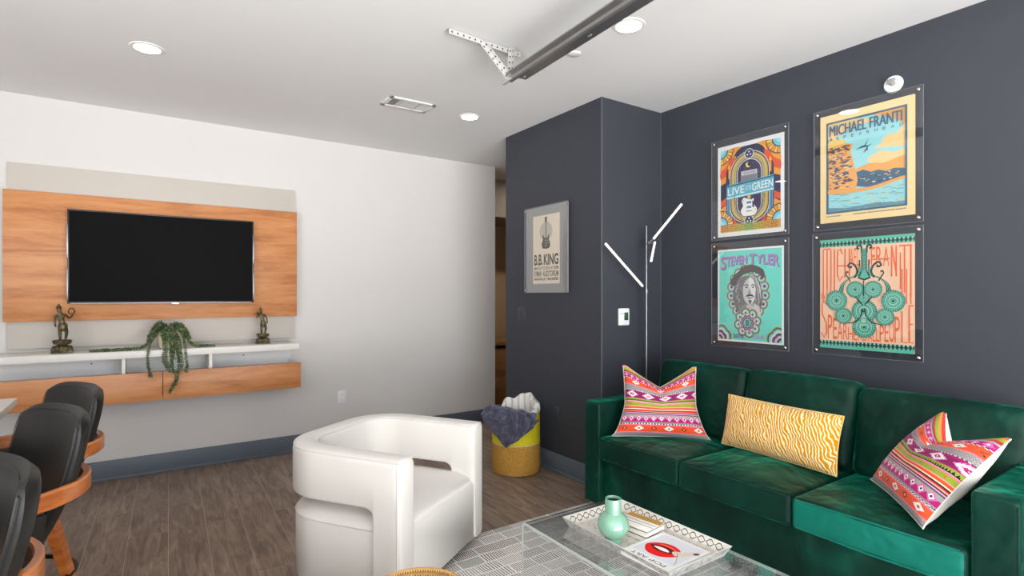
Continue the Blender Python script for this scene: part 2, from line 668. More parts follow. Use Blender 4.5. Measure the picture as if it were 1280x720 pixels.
# ceiling vent
ve = empty('ceiling_vent', (1.62, 3.72, H), 'white rectangular ceiling air vent with slats, left of a downlight', 'vent')
vw = plain('vent_white', rgb(224, 224, 222), 0.5)
hx, hy = 0.175, 0.1
mb = MB()
mb.box(-hx, hx, -hy, -hy + .028, -.010, 0, .002); mb.box(-hx, hx, hy - .028, hy, -.010, 0, .002)
mb.box(-hx, -hx + .03, -hy, hy, -.010, 0, .002); mb.box(hx - .03, hx, -hy, hy, -.010, 0, .002)
for x in (-.075, .055):
    mb.box(x - .008, x + .008, -hy + .02, hy - .02, -.009, 0)
mb.build('vent_frame', vw, ve)
mb = MB()
for i in range(24):
    x = -hx + .036 + i * (2 * hx - .072) / 23
    if abs(x + .075) < .012 or abs(x - .055) < .012: continue
    M = Matrix.Translation((x, 0, -.004)) @ Matrix.Rotation(radians(38 if x < -.07 else -38), 4, 'Y')
    mb.box(-.0008, .0008, -hy + .025, hy - .025, -.006, .006, M=M)
mb.build('vent_slats', vw, ve)
mb = MB(); mb.box(-hx + .02, hx - .02, -hy + .02, hy - .02, -.0015, -.0002)
mb.build('vent_cavity', plain('vent_dark', rgb(120, 120, 122), 0.8), ve)

# overhead door track with its hanger
galv = plain('galvanised_steel', rgb(158, 158, 158), 0.33, 0.88, noisy=0.12, nscale=14)
galv_l = plain('galvanised_angle', rgb(200, 200, 198), 0.45, 0.35, noisy=0.05, nscale=20)
tr = empty('garage_door_track', (1.74, 2.54, 2.58), 'long galvanised steel overhead door track hung below the ceiling', 'door track')
dirv = Vector((-0.23, -4.24, 0.0)).normalized()
side = Vector((-dirv.y, dirv.x, 0)) * -1   # towards -X
side = Vector((1, 0, 0)) if side.x < 0 else side
Ltr = 4.2
def bar(mb, prof, s0, s1, org=Vector((1.74, 2.54, 2.58))):
    rows = []
    for s in (s0, s1):
        rows.append([org + dirv * s + side * a + Vector((0, 0, 1)) * b for a, b in prof])
    mb.sweep(rows)
t = .003
mb = MB()
# angle iron: vertical leg and horizontal flange
bar(mb, [(0.0, .035), (0.0, -.005), (.062, -.005), (.062, -.005 + t), (t, -.005 + t), (t, .035)], 0.03, Ltr)
mb.build('angle_iron', galv, tr, world=True)
mb = MB()
# rolled roller channel beneath
pr = [(-.060, .014), (-.060, .008), (-.040, -.006), (-.036, -.020), (-.028, -.026), (-.014, -.026), (-.005, -.016), (-.002, -.016), (-.002, -.012),
      (-.008, -.012), (-.016, -.022), (-.026, -.022), (-.032, -.017), (-.036, -.003), (-.057, .011), (-.057, .014)]
bar(mb, pr, -0.0, Ltr)
mb.build('roller_channel', galv, tr, world=True)
for s in (0.05, 0.62, 1.3, 1.95, 2.6):
    mb = MB()
    bar(mb, [(.026, -.0075), (.026, -.0051), (.036, -.0051), (.036, -.0075)], s, s + .022)
    mb.build('bolt', plain('bolt_bright', rgb(235, 235, 235), 0.3, 0.6), tr, world=True)
mb = MB(); M = Matrix.Translation(Vector((1.74, 2.54, 2.56)) - dirv * .0)
bar(mb, [(-.040, -.012), (-.040, -.021), (-.020, -.021), (-.020, -.012)], -.07, 0.03)
mb.build('track_stop', galv_l, tr, world=True)
def perforated(mb, p0, p1, wdt, up, holes=True):
    """L-shaped perforated angle: two plates with dark round holes"""
    p0, p1 = Vector(p0), Vector(p1)
    d = (p1 - p0); L = d.length; d.normalize()
    u = Vector(up); u = (u - d * u.dot(d)).normalized(); n = d.cross(u)
    Mx = Matrix(((d.x, u.x, n.x, p0.x), (d.y, u.y, n.y, p0.y), (d.z, u.z, n.z, p0.z), (0, 0, 0, 1)))
    mb.mat(galv_l)
    mb.box(0, L, 0, .0025, 0, wdt, M=Mx)
    mb.box(0, L, 0, wdt, 0, .0025, M=Mx)
    if holes:
        mb.mat(plain('hole_dark', rgb(70, 70, 72), 0.9))
        k = int(L / .034)
        for i in range(k):
            c = (i + .5) * L / k
            mb.lathe([(.0055, -.0004), (.0055, .003)], 10, M=Mx @ Matrix.Translation((c, wdt * .55, 0)))
            mb.lathe([(.0055, -.0004), (.0055, .003)], 10, M=Mx @ Matrix.Translation((c, 0.0026, wdt * .55)) @ Matrix.Rotation(pi / 2, 4, 'X'))
hg = empty('track_hanger', (1.56, 2.55, H), 'perforated steel ceiling bracket holding up the end of the overhead door track', 'bracket')
mb = MB(); perforated(mb, (1.327, 2.53, H - .001), (1.800, 2.56, H - .001), .03, (0, 0, -1)); mb.build('ceiling_angle', None, hg, world=True)
mb = MB(); perforated(mb, (1.735, 2.548, H - .005), (1.715, 2.535, 2.575), .026, (0, -1, 0)); mb.build('drop_strut', None, hg, world=True)
mb = MB(); perforated(mb, (1.54, 2.545, H - .02), (1.705, 2.535, 2.575), .026, (0, -1, 0.3)); mb.build('diagonal_strut', None, hg, world=True)
# ------------------------------------------------------------------ media wall unit
oak = wood('warm_cherry_veneer', rgb(160, 98, 54), rgb(194, 130, 80), rgb(208, 148, 98), (1.1, 8, 8), 0.42, 0, 1.7)
lam = plain('unit_white_laminate', rgb(192, 186, 179), 0.5, noisy=0.012, nscale=8)
lam_w = plain('unit_shelf_white', rgb(222, 220, 215), 0.45, noisy=0.012)
unit = empty('media_wall_unit', (0.19, YT, 0.6), 'wall-mounted wood and white television unit with floating shelf and drawer box', 'media unit')
mb = MB(); mb.box(-0.735, 1.12, YT - .03, YT, 0.995, 2.27, .002)
mb.build('back_panel', lam, unit, world=True)
mb = MB(); mb.box(-0.751, 1.131, YT - .07, YT - .031, 1.184, 2.078, .002)
mb.build('wood_panel', oak, unit, world=True)
mb = MB(); mb.box(-0.82, 1.09, 4.70, YT - .001, 0.920, 0.970, .003)
mb.build('shelf', lam_w, unit, world=True)
mb = MB()
mb.box(-0.82, 1.088, 4.722, YT, 0.612, 0.630, .002)
mb.box(-0.82, 1.088, YT - .02, YT, 0.612, 0.920)
mb.box(-0.82, 1.088, 4.722, YT - .02, 0.770, 0.785)
mb.box(1.07, 1.088, 4.722, YT - .02, 0.630, 0.812, .002)
mb.build('drawer_box', plain('unit_inner_white', rgb(216, 216, 217), 0.5, noisy=0.01), unit, world=True)
for x0, x1 in ((-0.82, 0.146), (0.150, 1.103)):
    mb = MB(); mb.box(x0, x1, 4.700, 4.721, 0.609, 0.813, .002)
    mb.build('drawer_front', oak, unit, world=True)
for x in (-0.085, 0.455):
    mb = MB(); mb.box(x - .011, x + .011, 4.73, YT - .021, 0.785, 0.919, .001)
    mb.build('divider', lam_w, unit, world=True)
for x in (-0.28, 0.24, 0.72):
    mb = MB(); mb.lathe([(0.006, 0), (0.006, .003)], 12, M=Matrix.Translation((x, YT - .0195, .868)) @ Matrix.Rotation(pi / 2, 4, 'X'))
    mb.build('screw_cap', plain('screw_dark', rgb(90, 88, 86), 0.5), unit, world=True)

# television
tv = empty('television', (0.186, YT - .071, 1.30), 'large black flat screen television mounted on the wood panel', 'television')
blk = plain('tv_black_plastic', rgb(18, 18, 19), 0.4)
x0, x1, z0, z1 = -0.408, 0.78, 1.305, 1.966
mb = MB(); mb.box(x0 + .01, x1 - .01, 4.915, YT - .072, z0 + .01, z1 - .01, .006)
mb.build('tv_body', blk, tv, world=True)
mb = MB()
mb.box(x0, x1, 4.898, 4.915, z1 - .010, z1, .002); mb.box(x0, x1, 4.898, 4.915, z0, z0 + .014, .002)
mb.box(x0, x0 + .010, 4.898, 4.915, z0, z1, .002); mb.box(x1 - .010, x1, 4.898, 4.915, z0, z1, .002)
mb.build('bezel', plain('tv_bezel', rgb(46, 46, 48), 0.3, 0.3), tv, world=True)
chrome = plain('chrome', rgb(190, 190, 194), 0.2, 1.0, noisy=0.01)
mb = MB()
for xa in (x0 - .003, x1 - .004):
    mb.box(xa, xa + .007, 4.8965, 4.912, z0 + .03, z0 + .24, .001); mb.box(xa, xa + .007, 4.8965, 4.912, z0 + .32, z0 + .55, .001)
mb.box(x0 + .02, x1 - .02, 4.8965, 4.90, z0 + .001, z0 + .0035)
mb.build('chrome_trim', plain('trim_satin_metal', rgb(140, 140, 144), .35, .9), tv, world=True)
mb = MB(); mb.box(0.21, 0.26, 4.895, 4.902, z0 - .012, z0 + .006, .002)
mb.build('badge', chrome, tv, world=True)
scr, snt, sb = new_mat('tv_screen_off')
sv = noise_tex(snt, objcoord(snt), 2, 1)
snt.links.new(mix_node(snt, sv, rgb(14, 14, 15), rgb(17, 17, 18)), sb.inputs['Base Color'])
sb.inputs['Roughness'].default_value = 0.45; sb.inputs['Specular IOR Level'].default_value = 0.03
mb = MB(); mb.box(x0 + .009, x1 - .009, 4.900, 4.914, z0 + .012, z1 - .009)
mb.build('screen', scr, tv, world=True)

# ------------------------------------------------------------------ bronze figurines
def bronze_mat():
    m, nt, b = new_mat('aged_bronze')
    v = objcoord(nt)
    f = noise_tex(nt, v, 28, 4, 0.6)
    nt.links.new(ramp(nt, f, [(0.3, rgb(44, 38, 28)), (0.5, rgb(84, 74, 52)), (0.68, rgb(128, 114, 78)), (0.85, rgb(160, 150, 112))]), b.inputs['Base Color'])
    b.inputs['Metallic'].default_value = 0.55; b.inputs['Roughness'].default_value = 0.5
    bump(nt, b, noise_tex(nt, v, 90, 3), 0.5, 0.004)
    return m
bronze = bronze_mat()

def skin_body(name, joints, edges, parent, mat, root=0, sub=2):
    me = bpy.data.meshes.new(name)
    me.from_pydata([j[0] for j in joints], edges, [])
    o = bpy.data.objects.new(name, me)
    COL.objects.link(o)
    sk = o.modifiers.new('skin', 'SKIN')
    if not me.skin_vertices:
        me.attributes.new  # the layer comes with the modifier
        bm_ = bmesh.new(); bm_.from_mesh(me); bm_.verts.layers.skin.verify(); bm_.to_mesh(me); bm_.free()
    for i, j in enumerate(joints):
        r = j[1] if isinstance(j[1], tuple) else (j[1], j[1])
        me.skin_vertices[0].data[i].radius = r
        me.skin_vertices[0].data[i].use_root = (i == root)
    sk.use_smooth_shade = True
    sk.branch_smoothing = 0.4
    s = o.modifiers.new('sub', 'SUBSURF'); s.levels = sub; s.render_levels = sub
    dg = bpy.context.evaluated_depsgraph_get()
    ev = bpy.data.meshes.new_from_object(o.evaluated_get(dg))
    bpy.data.objects.remove(o); bpy.data.meshes.remove(me)
    ev.name = name
    ev.materials.clear(); ev.materials.append(mat)
    for p in ev.polygons: p.use_smooth = True
    ob = bpy.data.objects.new(name, ev)
    COL.objects.link(ob)
    ob.parent = parent
    return ob

def figurine(loc, label, mirror=1, h=0.33, pose=0):
    e = empty('bronze_figurine', loc, label, 'figurine', 'bronze figurines on the floating shelf')
    k = h / 0.33
    # double lotus pedestal
    mb = MB()
    mb.box(-.058 * k, .058 * k, -.040 * k, .040 * k, 0, .014 * k, .003)
    mb.lathe([(.052 * k, .014 * k), (.054 * k, .024 * k), (.046 * k, .044 * k), (.030 * k, .052 * k), (.028 * k, .058 * k), (.044 * k, .070 * k), (.050 * k, .080 * k), (.046 * k, .088 * k), (.001, .090 * k)], 28)
    for q in range(12):
        a = 2 * pi * q / 12
        for zz, rr, hh in ((.030, .051, .018), (.073, .044, .014)):
            t = rbox_pts(.011 * k, .006 * k, hh * k, .0055 * k, 2)
            mb.merge(t, Matrix.Rotation(a, 4, 'Z') @ Matrix.Translation((0, -rr * k, zz * k)) @ Matrix.Rotation(radians(-18 if zz < .05 else 22), 4, 'X'))
    mb.build('lotus_base', bronze, e)
    m = mirror
    z = lambda v: (.09 + v) * k
    def P(x, y, v): return (x * m * k, y * k, z(v))
    J = [
        (P(.004, 0, .098), (.021 * k, .017 * k)),    # 0 pelvis
        (P(-.004, 0, .128), (.016 * k, .013 * k)),   # 1 waist
        (P(-.010, 0, .160), (.023 * k, .016 * k)),   # 2 chest
        (P(-.013, 0, .178), .009 * k),               # 3 neck
        (P(-.016, -.003, .198), (.015 * k, .016 * k)),  # 4 head
        (P(-.018, 0, .216), (.011 * k, .011 * k)),   # 5 crown
        (P(-.021, 0, .238), .003 * k),               # 6 crown tip
        (P(.016, 0, .085), .015 * k),                # 7 hip r
        (P(.024, -.006, .045), .011 * k),            # 8 knee
        (P(.018, 0, .006), .008 * k),                # 9 ankle
        (P(.020, -.016, .002), .006 * k),            # 10 toe
        (P(-.010, 0, .085), .015 * k),               # 11 hip l
        (P(-.012, -.003, .045), .011 * k),           # 12
        (P(-.010, 0, .006), .008 * k),               # 13
        (P(-.012, -.016, .002), .006 * k),           # 14
    ]
    E = [(0, 1), (1, 2), (2, 3), (3, 4), (4, 5), (5, 6), (0, 7), (7, 8), (8, 9), (9, 10), (0, 11), (11, 12), (12, 13), (13, 14)]
    n = len(J)
    if pose == 0:
        arm1 = [(P(.016, 0, .168), .009 * k), (P(.036, -.010, .142), .007 * k), (P(.056, -.016, .160), .006 * k), (P(.052, -.016, .178), .005 * k)]
        arm2 = [(P(-.036, 0, .164), .009 * k), (P(-.040, -.004, .130), .007 * k), (P(-.036, -.010, .100), .006 * k), (P(-.034, -.012, .086), .005 * k)]
    else:
        arm1 = [(P(.016, 0, .166), .009 * k), (P(.032, -.004, .132), .007 * k), (P(.036, -.006, .102), .006 * k), (P(.033, -.008, .088), .005 * k)]
        arm2 = [(P(-.036, 0, .166), .009 * k), (P(-.050, -.010, .142), .007 * k), (P(-.052, -.022, .158), .006 * k), (P(-.046, -.026, .172), .005 * k)]
    for arm in (arm1, arm2):
        J += arm
        E += [(2, n), (n, n + 1), (n + 1, n + 2), (n + 2, n + 3)]
        n += 4
    skin_body('figure', J, E, e, bronze)
    mb = MB()
    # skirt folds, necklace and crown spikes
    mb.lathe([(.020 * k, z(.055)), (.027 * k, z(.075)), (.025 * k, z(.100)), (.018 * k, z(.112))], 18, c=(.003 * m * k, 0, 0))
    mb.build('garment', bronze, e)
    mb = MB(); mb.lathe([(.010 * k, z(.208)), (.017 * k, z(.212)), (.012 * k, z(.222)), (.006 * k, z(.232)), (.001, z(.242))], 14, c=(-.018 * m * k, 0, 0))
    mb.build('crown', bronze, e)
    if pose == 0:
        mb = MB()
        c = Vector(P(.050, -.016, .190))
        mb.tube([c + Vector((cos(a) * .016 * k, 0, sin(a) * .020 * k)) for a in [2 * pi * q / 18 for q in range(18)]], .004 * k, 7, closed=True)
        mb.build('held_ring', bronze, e)
    else:
        mb = MB()
        c = Vector(P(-.046, -.026, .178))
        mb.lathe([(.001, -.014 * k), (.011 * k, -.004 * k), (.010 * k, .006 * k), (.004 * k, .016 * k), (.001, .02 * k)], 12, c=c)
        mb.build('held_bud', bronze, e)
    return e
figurine((-0.429, 4.835, 0.970), 'bronze figurine holding up a ring, on the left end of the floating shelf', 1, 0.335, 0)
figurine((0.842, 4.855, 0.970), 'bronze figurine with one arm lowered, on the right end of the floating shelf', 1, 0.30, 1)

# ------------------------------------------------------------------ trailing plant
pl = empty('trailing_plant', (0.190, 4.79, 0.970), 'green trailing plant in a pale pot hanging over the floating shelf', 'plant')
mb = MB(); mb.lathe([(.045, 0), (.062, .01), (.074, .06), (.078, .115), (.084, .122), (.078, .126), (.070, .118), (.066, .10), (.001, .098)], 32)
mb.build('pot', plain('pot_cream_ceramic', rgb(214, 204, 176), 0.55, noisy=0.15, nscale=26), pl)
mb = MB(); mb.lathe([(.066, .099), (.03, .106), (.001, .11)], 20, cap0=False); mb.build('soil', plain('soil', rgb(60, 48, 36), 0.9, bmp=.5), pl)
leafm, lnt, lb = new_mat('plant_leaf')
lv = noise_tex(lnt, objcoord(lnt), 60, 3)
lnt.links.new(ramp(lnt, lv, [(0.3, rgb(26, 42, 20)), (0.5, rgb(54, 74, 36)), (0.7, rgb(122, 138, 82))]), lb.inputs['Base Color'])
lb.inputs['Roughness'].default_value = 0.5
rnd = random.Random(11)
def stem(pts, dens=0.0072, lsz=0.0128):
    # Catmull-Rom through the points
    P = [Vector(p) for p in pts]
    P = [P[0] * 2 - P[1]] + P + [P[-1] * 2 - P[-2]]
    S = []
    for i in range(1, len(P) - 2):
        for k in range(14):
            t = k / 14
            a, b, c, d = P[i - 1:i + 3]
            S.append(0.5 * ((2 * b) + (c - a) * t + (2 * a - 5 * b + 4 * c - d) * t * t + (3 * b - a - 3 * c + d) * t ** 3))
    S.append(P[-2])
    mb = MB()
    mb.tube(S[::3] + [S[-1]], 0.0016, 5)
    acc = 0; side_ = 1
    for i in range(len(S) - 1):
        d = S[i + 1] - S[i]
        acc += d.length
        if acc < dens: continue
        acc = 0
        d.normalize()
        side_ = -side_
        q = d.cross(Vector((rnd.uniform(-.5, .5), -1, rnd.uniform(-.5, .5)))).normalized()
        for sg in (1, -1):
            o = (q * sg + d * 0.45 + Vector((0, -.3 * rnd.random(), rnd.uniform(-.25, .25)))).normalized()
            nrm = o.cross(d).normalized()
            L = lsz * rnd.uniform(.8, 1.3); W = L * .42
            b0 = S[i]; wv = nrm.cross(o).normalized()
            m1, m2, tp = b0 + o * L * .45 + wv * W + nrm * .0015, b0 + o * L * .45 - wv * W + nrm * .0015, b0 + o * L
            mc = b0 + o * L * .5 - nrm * .0012
            vs = [mb.bm.verts.new(v) for v in (b0, m1, tp, m2, mc)]
            mb._face([vs[0], vs[1], vs[4]]); mb._face([vs[1], vs[2], vs[4]]); mb._face([vs[2], vs[3], vs[4]]); mb._face([vs[3], vs[0], vs[4]])
    return mb.build('vine', leafm, pl, recalc=False, smooth=False)
T0 = .118
# long runner to the left along the shelf, and one to the right
stem([(-.03, 0, T0), (-.085, -.03, .135), (-.125, -.04, .060), (-.18, -.045, .016), (-.27, -.04, .012), (-.36, -.035, .012), (-.47, -.03, .010)])
stem([(-.03, -.02, T0), (-.07, -.05, .13), (-.13, -.06, .040), (-.20, -.06, .018), (-.30, -.055, .012), (-.39, -.05, .011)])
stem([(.03, .01, T0), (.095, -.02, .125), (.13, -.035, .045), (.18, -.04, .016), (.24, -.03, .012), (.30, -.02, .010)])
stem([(.03, -.02, T0), (.085, -.05, .12), (.125, -.06, .05), (.17, -.06, .018), (.25, -.05, .013)])
# hanging vines over the front edge
stem([(-.04, -.03, T0), (-.10, -.07, .115), (-.125, -.105, .03), (-.135, -.125, -.06), (-.125, -.12, -.13), (-.115, -.118, -.19)])
stem([(-.02, -.03, T0), (-.04, -.075, .12), (-.035, -.11, .02), (-.04, -.13, -.07), (-.02, -.125, -.12), (.0, -.12, -.165)])
stem([(.0, -.03, T0), (.0, -.08, .125), (.005, -.115, .02), (.01, -.13, -.09), (.02, -.125, -.17)])
stem([(.02, -.03, T0), (.035, -.08, .12), (.045, -.115, .01), (.055, -.13, -.10), (.045, -.125, -.19), (.02, -.12, -.26), (-.005, -.118, -.315)])
stem([(.01, -.03, T0), (.02, -.085, .11), (.025, -.115, 0), (.01, -.13, -.12), (.045, -.125, -.20), (.03, -.12, -.26)])
stem([(.03, -.03, T0), (.075, -.07, .12), (.095, -.11, .03), (.10, -.127, -.06), (.105, -.12, -.13), (.10, -.118, -.175)])
stem([(-.01, -.03, T0), (-.02, -.08, .12), (-.02, -.115, .03), (-.025, -.13, -.05), (-.005, -.125, -.13)])
stem([(.01, -.03, T0), (.05, -.08, .10), (.065, -.115, -.02), (.075, -.13, -.11), (.05, -.125, -.18)])
# crown
for k in range(22):
    a = rnd.uniform(0, 2 * pi); r = rnd.uniform(.08, .13)
    up = rnd.uniform(.03, .085)
    ca, sa = cos(a), min(.45, sin(a))
    stem([(.03 * ca, .03 * sa, T0), (r * .45 * ca, r * .45 * sa, T0 + up), (r * .85 * ca, r * .85 * sa, T0 + up * .4), (r * 1.12 * ca, r * 1.12 * sa, T0 - rnd.uniform(.0, .07))])

# ------------------------------------------------------------------ wall plates
def outlet(loc, rz, label, matl, group='wall outlets'):
    e = empty('wall_outlet', loc, label, 'outlet', group, rz)
    mb = MB(); mb.box(-.036, .036, -.006, 0, -.058, .058, .003); mb.build('face_plate', matl, e)
    for s in (1, -1):
        mb = MB(); mb.box(-.017, .017, -.0085, -.005, s * .0215 - .015, s * .0215 + .015, .004); f = mb.build('socket', matl, e)
        mb = MB()
        for x in (-.006, .006): mb.box(x - .0011, x + .0011, -.0088, -.008, s * .0215 - .001, s * .0215 + .007)
        mb.lathe([(.0022, 0), (.0022, .0006)], 8, M=Matrix.Translation((0, -.0082, s * .0215 - .007)) @ Matrix.Rotation(pi / 2, 4, 'X'))
        mb.build('slot', plain('slot_dark', rgb(60, 60, 62), .8), f)
    return e
plate_w = plain('plate_white', rgb(226, 227, 230), 0.4, noisy=.01)
plate_d = plain('plate_charcoal', rgb(54, 57, 65), 0.4, noisy=.02)
outlet((1.538, YT, 0.434), 0, 'white double wall outlet on the white wall right of the television unit', plate_w)
outlet((BX, 3.317, 0.443), -pi / 2, 'charcoal painted wall outlet above the baseboard beside the sofa arm', plate_d)
sw = empty('light_switch', (BX, 3.777, 1.202), 'charcoal double light switch plate under the framed guitar poster', 'switch', rz=-pi / 2)
mb = MB(); mb.box(-.058, .058, -.006, 0, -.058, .058, .003); mb.build('face_plate', plate_d, sw)
for s in (-1, 1):
    mb = MB(); mb.box(s * .023 - .016, s * .023 + .016, -.010, -.005, -.033, .033, .002, M=Matrix.Rotation(radians(3), 4, 'X')); mb.build('rocker', plate_d, sw)
th = empty('thermostat', (2.878, BY0, 1.209), 'white square wall thermostat with a dark green display beside the floor lamp', 'thermostat')
mb = MB(); cushion(mb, -.052, .052, -.024, 0, -.062, .062, .011, n=3); mb.build('housing', plain('thermo_white', rgb(232, 234, 236), .4), th)
mb = MB(); mb.box(-.006, .034, -.0262, -.023, -.024, .032, .002); mb.build('display', plain('thermo_screen', rgb(52, 78, 60), .3), th)
mb = MB(); mb.box(-.044, -.014, -.0252, -.022, .020, .028, .001); mb.build('button', plain('thermo_grey', rgb(186, 190, 194), .5), th)
sp = empty('wall_sprinkler', (XR, 1.262, 2.475), 'round white sprinkler plate on the charcoal wall above a framed poster', 'sprinkler')
R_ = Matrix.Rotation(-pi / 2, 4, 'Y')
mb = MB(); mb.lathe([(.0455, 0), (.0455, .004), (.040, .012), (.028, .014), (.026, .008), (.001, .008)], 36, M=R_); mb.build('escutcheon', plain('sprinkler_white', rgb(236, 236, 236), .45), sp)
mb = MB(); mb.lathe([(.010, .008), (.010, .022), (.006, .026), (.006, .034), (.001, .035)], 20, M=R_); mb.box(-.040, -.037, -.02, .02, -.004, .022, .001)
mb.tube([(-.014, .012, 0), (-.028, .014, 0), (-.038, .004, 0)], .002, 6); mb.tube([(-.014, -.012, 0), (-.028, -.014, 0), (-.038, -.004, 0)], .002, 6)
mb.build('head', plain('sprinkler_grey', rgb(150, 150, 150), .4, .3), sp)

# ------------------------------------------------------------------ floor lamp with three light sticks
lampm = plain('lamp_black_metal', rgb(118, 118, 124), .34, .85)
lx, ly = 3.036, 2.737
fl = empty('floor_lamp', (lx, ly, 0), 'slim black floor lamp with three white light sticks in the corner', 'floor lamp')
mb = MB(); mb.lathe([(.072, 0), (.074, .004), (.074, .014), (.070, .018), (.009, .02)], 36, cap1=False); mb.build('lamp_base', lampm, fl)
mb = MB(); mb.tube([(0, 0, .018), (0, 0, 1.12)], .0085, 12); mb.tube([(0, 0, 1.12), (0, 0, 1.865)], .0075, 12); mb.build('pole', lampm, fl)
stick = emis('light_stick_glow', (1, .97, .93, 1), 0.5)
def arm(p0, p1, p2, n_):
    mb = MB(); d = (Vector(p1) - Vector(p0))
    mb.tube([p0, p1], .006, 8); mb.lathe([(.013, -.014), (.013, .014)], 14, c=p0)
    a = mb.build('arm', lampm, fl)
    mb = MB(); mb.tube([p1, p2], .0088, 12); mb.build('light_stick', stick, a)
arm((0, 0, 1.393), (-.045, -.004, 1.430), (-.430, -.027, 1.712), 0)
arm((0, 0, 1.735), (.035, -.035, 1.77), (.142, -.20, 2.01), 1)
arm((0, 0, 1.735), (.055, -.030, 1.747), (-.110, -.142, 1.601), 2)

# ------------------------------------------------------------------ hall sideboard
hs = empty('hall_sideboard', (3.7, 5.95, 0), 'wooden sideboard in the hall behind the charcoal box wall', 'sideboard')
hw = wood('sideboard_oak', rgb(112, 80, 50), rgb(146, 108, 70), rgb(170, 130, 90), (1, 6, 6), .5)
mb = MB(); mb.box(3.26, 4.7, 5.72, 6.3, .735, .79, .004); mb.build('top', hw, hs, world=True)
mb = MB(); mb.box(3.30, 4.66, 5.80, 6.3, .705, .735); mb.build('shadow_rail', plain('rail_black', rgb(26, 22, 20), .7), hs, world=True)
mb = MB(); mb.box(3.28, 4.68, 5.76, 6.3, .0, .70, .004); mb.build('carcass', hw, hs, world=True)
for x0_ in (3.29, 3.99):
    mb = MB(); mb.box(x0_, x0_ + .68, 5.742, 5.76, .06, .69, .003); d = mb.build('door', hw, hs, world=True)
    mb = MB(); mb.lathe([(.006, 0), (.006, .012), (.012, .02), (.001, .026)], 12, M=Matrix.Translation((x0_ + (.62 if x0_ < 3.5 else .06), 5.742, .42)) @ Matrix.Rotation(pi / 2, 4, 'X'))
    mb.build('knob', lampm, d, world=True)
# ------------------------------------------------------------------ framed posters
acry = glass_mat('acrylic_sheet', (0.97, 0.975, 0.98, 1), 1.7, 0.0, 1.49)
acry_edge = plain('acrylic_edge', rgb(118, 122, 134), .25, noisy=.02)
def frost_mat():
    m, nt, b = new_mat('acrylic_frosted_film')
    v = objcoord(nt)
    nt.links.new(mix_node(nt, noise_tex(nt, v, 30, 2), rgb(150, 149, 147), rgb(160, 159, 157)), b.inputs['Base Color'])
    b.inputs['Roughness'].default_value = .3
    return m
steel = plain('standoff_steel', rgb(215, 205, 195), .2, 1.0, noisy=.02)

def framed(name, wall, u0, u1, z0, z1, pu0, pu1, pz0, pz1, label, draw, paper, dep=.03):
    """wall 'R': right wall (faces -X), u = Y; wall 'B': box wall. The poster reads from left (high Y) to right (low Y)."""
    X = XR if wall == 'R' else BX
    xf = X - dep
    e = empty('framed_poster', (X, (u0 + u1) / 2, z0), label, 'poster', 'framed concert posters in clear acrylic')
    # clear front sheet
    mb = MB()
    mb.box(xf - .004, xf, u0, u1, z0, z1)
    mb.build('acrylic_front', acry, e, world=True)
    mb = MB(); t_ = .0016
    for a in ((u0 - t_, u0, z0, z1), (u1, u1 + t_, z0, z1), (u0, u1, z0 - t_, z0), (u0, u1, z1, z1 + t_)):
        mb.box(xf - .0045, xf + .0005, a[0], a[1], a[2], a[3])
    mb.build('acrylic_edge', acry_edge, e, world=True)
    if wall == 'B':
        mb = MB(); mb.box(xf + .0135, xf + .016, u0 + .002, u1 - .002, z0 + .002, z1 - .002)
        mb.build('backing_sheet', frost_mat(), e, world=True)
    W, Hh = pu1 - pu0, pz1 - pz0
    # paper: 100 wide x 130 high in drawing units
    M = frame_mat((xf + .0115, pu1, pz0), (0, -W / 100, 0), (0, 0, Hh / 130))
    mz = Matrix(M); 
    A = Art(M)
    mb = A.mb
    mb.mat(ink(paper)); mb.box(xf + .0116, xf + .0128, pu0, pu1, pz0, pz1)
    draw(A)
    mb.build('poster_print', None, e, world=True, smooth=False, recalc=False)
    for u in (u0 + .02, u1 - .02):
        for z in (z0 + .02, z1 - .02):
            mb = MB()
            R1 = Matrix.Translation((xf - .004, u, z)) @ Matrix.Rotation(-pi / 2, 4, 'Y')
            mb.lathe([(.0085, -.0005), (.0085, .004), (.006, .0065), (.001, .0075)], 16, M=R1)
            R2 = Matrix.Translation((X, u, z)) @ Matrix.Rotation(-pi / 2, 4, 'Y')
            mb.lathe([(.0055, -.002), (.0055, dep)], 12, M=R2)
            mb.build('standoff', steel, e, world=True)
    return e

def smooth_poly(pts, n=6):
    out = []
    m = len(pts)
    for i in range(m):
        a, b, c, d = (Vector(pts[(i + k - 1) % m]) for k in range(4))
        for k in range(n):
            t = k / n
            out.append(tuple(0.5 * ((2 * b) + (c - a) * t + (2 * a - 5 * b + 4 * c - d) * t * t + (3 * b - a - 3 * c + d) * t ** 3)))
    return out

def smooth_line(pts, n=5):
    P = [Vector(p) for p in pts]
    P = [P[0] * 2 - P[1]] + P + [P[-1] * 2 - P[-2]]
    out = []
    for i in range(1, len(P) - 2):
        a, b, c, d = P[i - 1:i + 3]
        for k in range(n):
            t = k / n
            out.append(tuple(0.5 * ((2 * b) + (c - a) * t + (2 * a - 5 * b + 4 * c - d) * t * t + (3 * b - a - 3 * c + d) * t ** 3)))
    return out + [tuple(P[-2])]

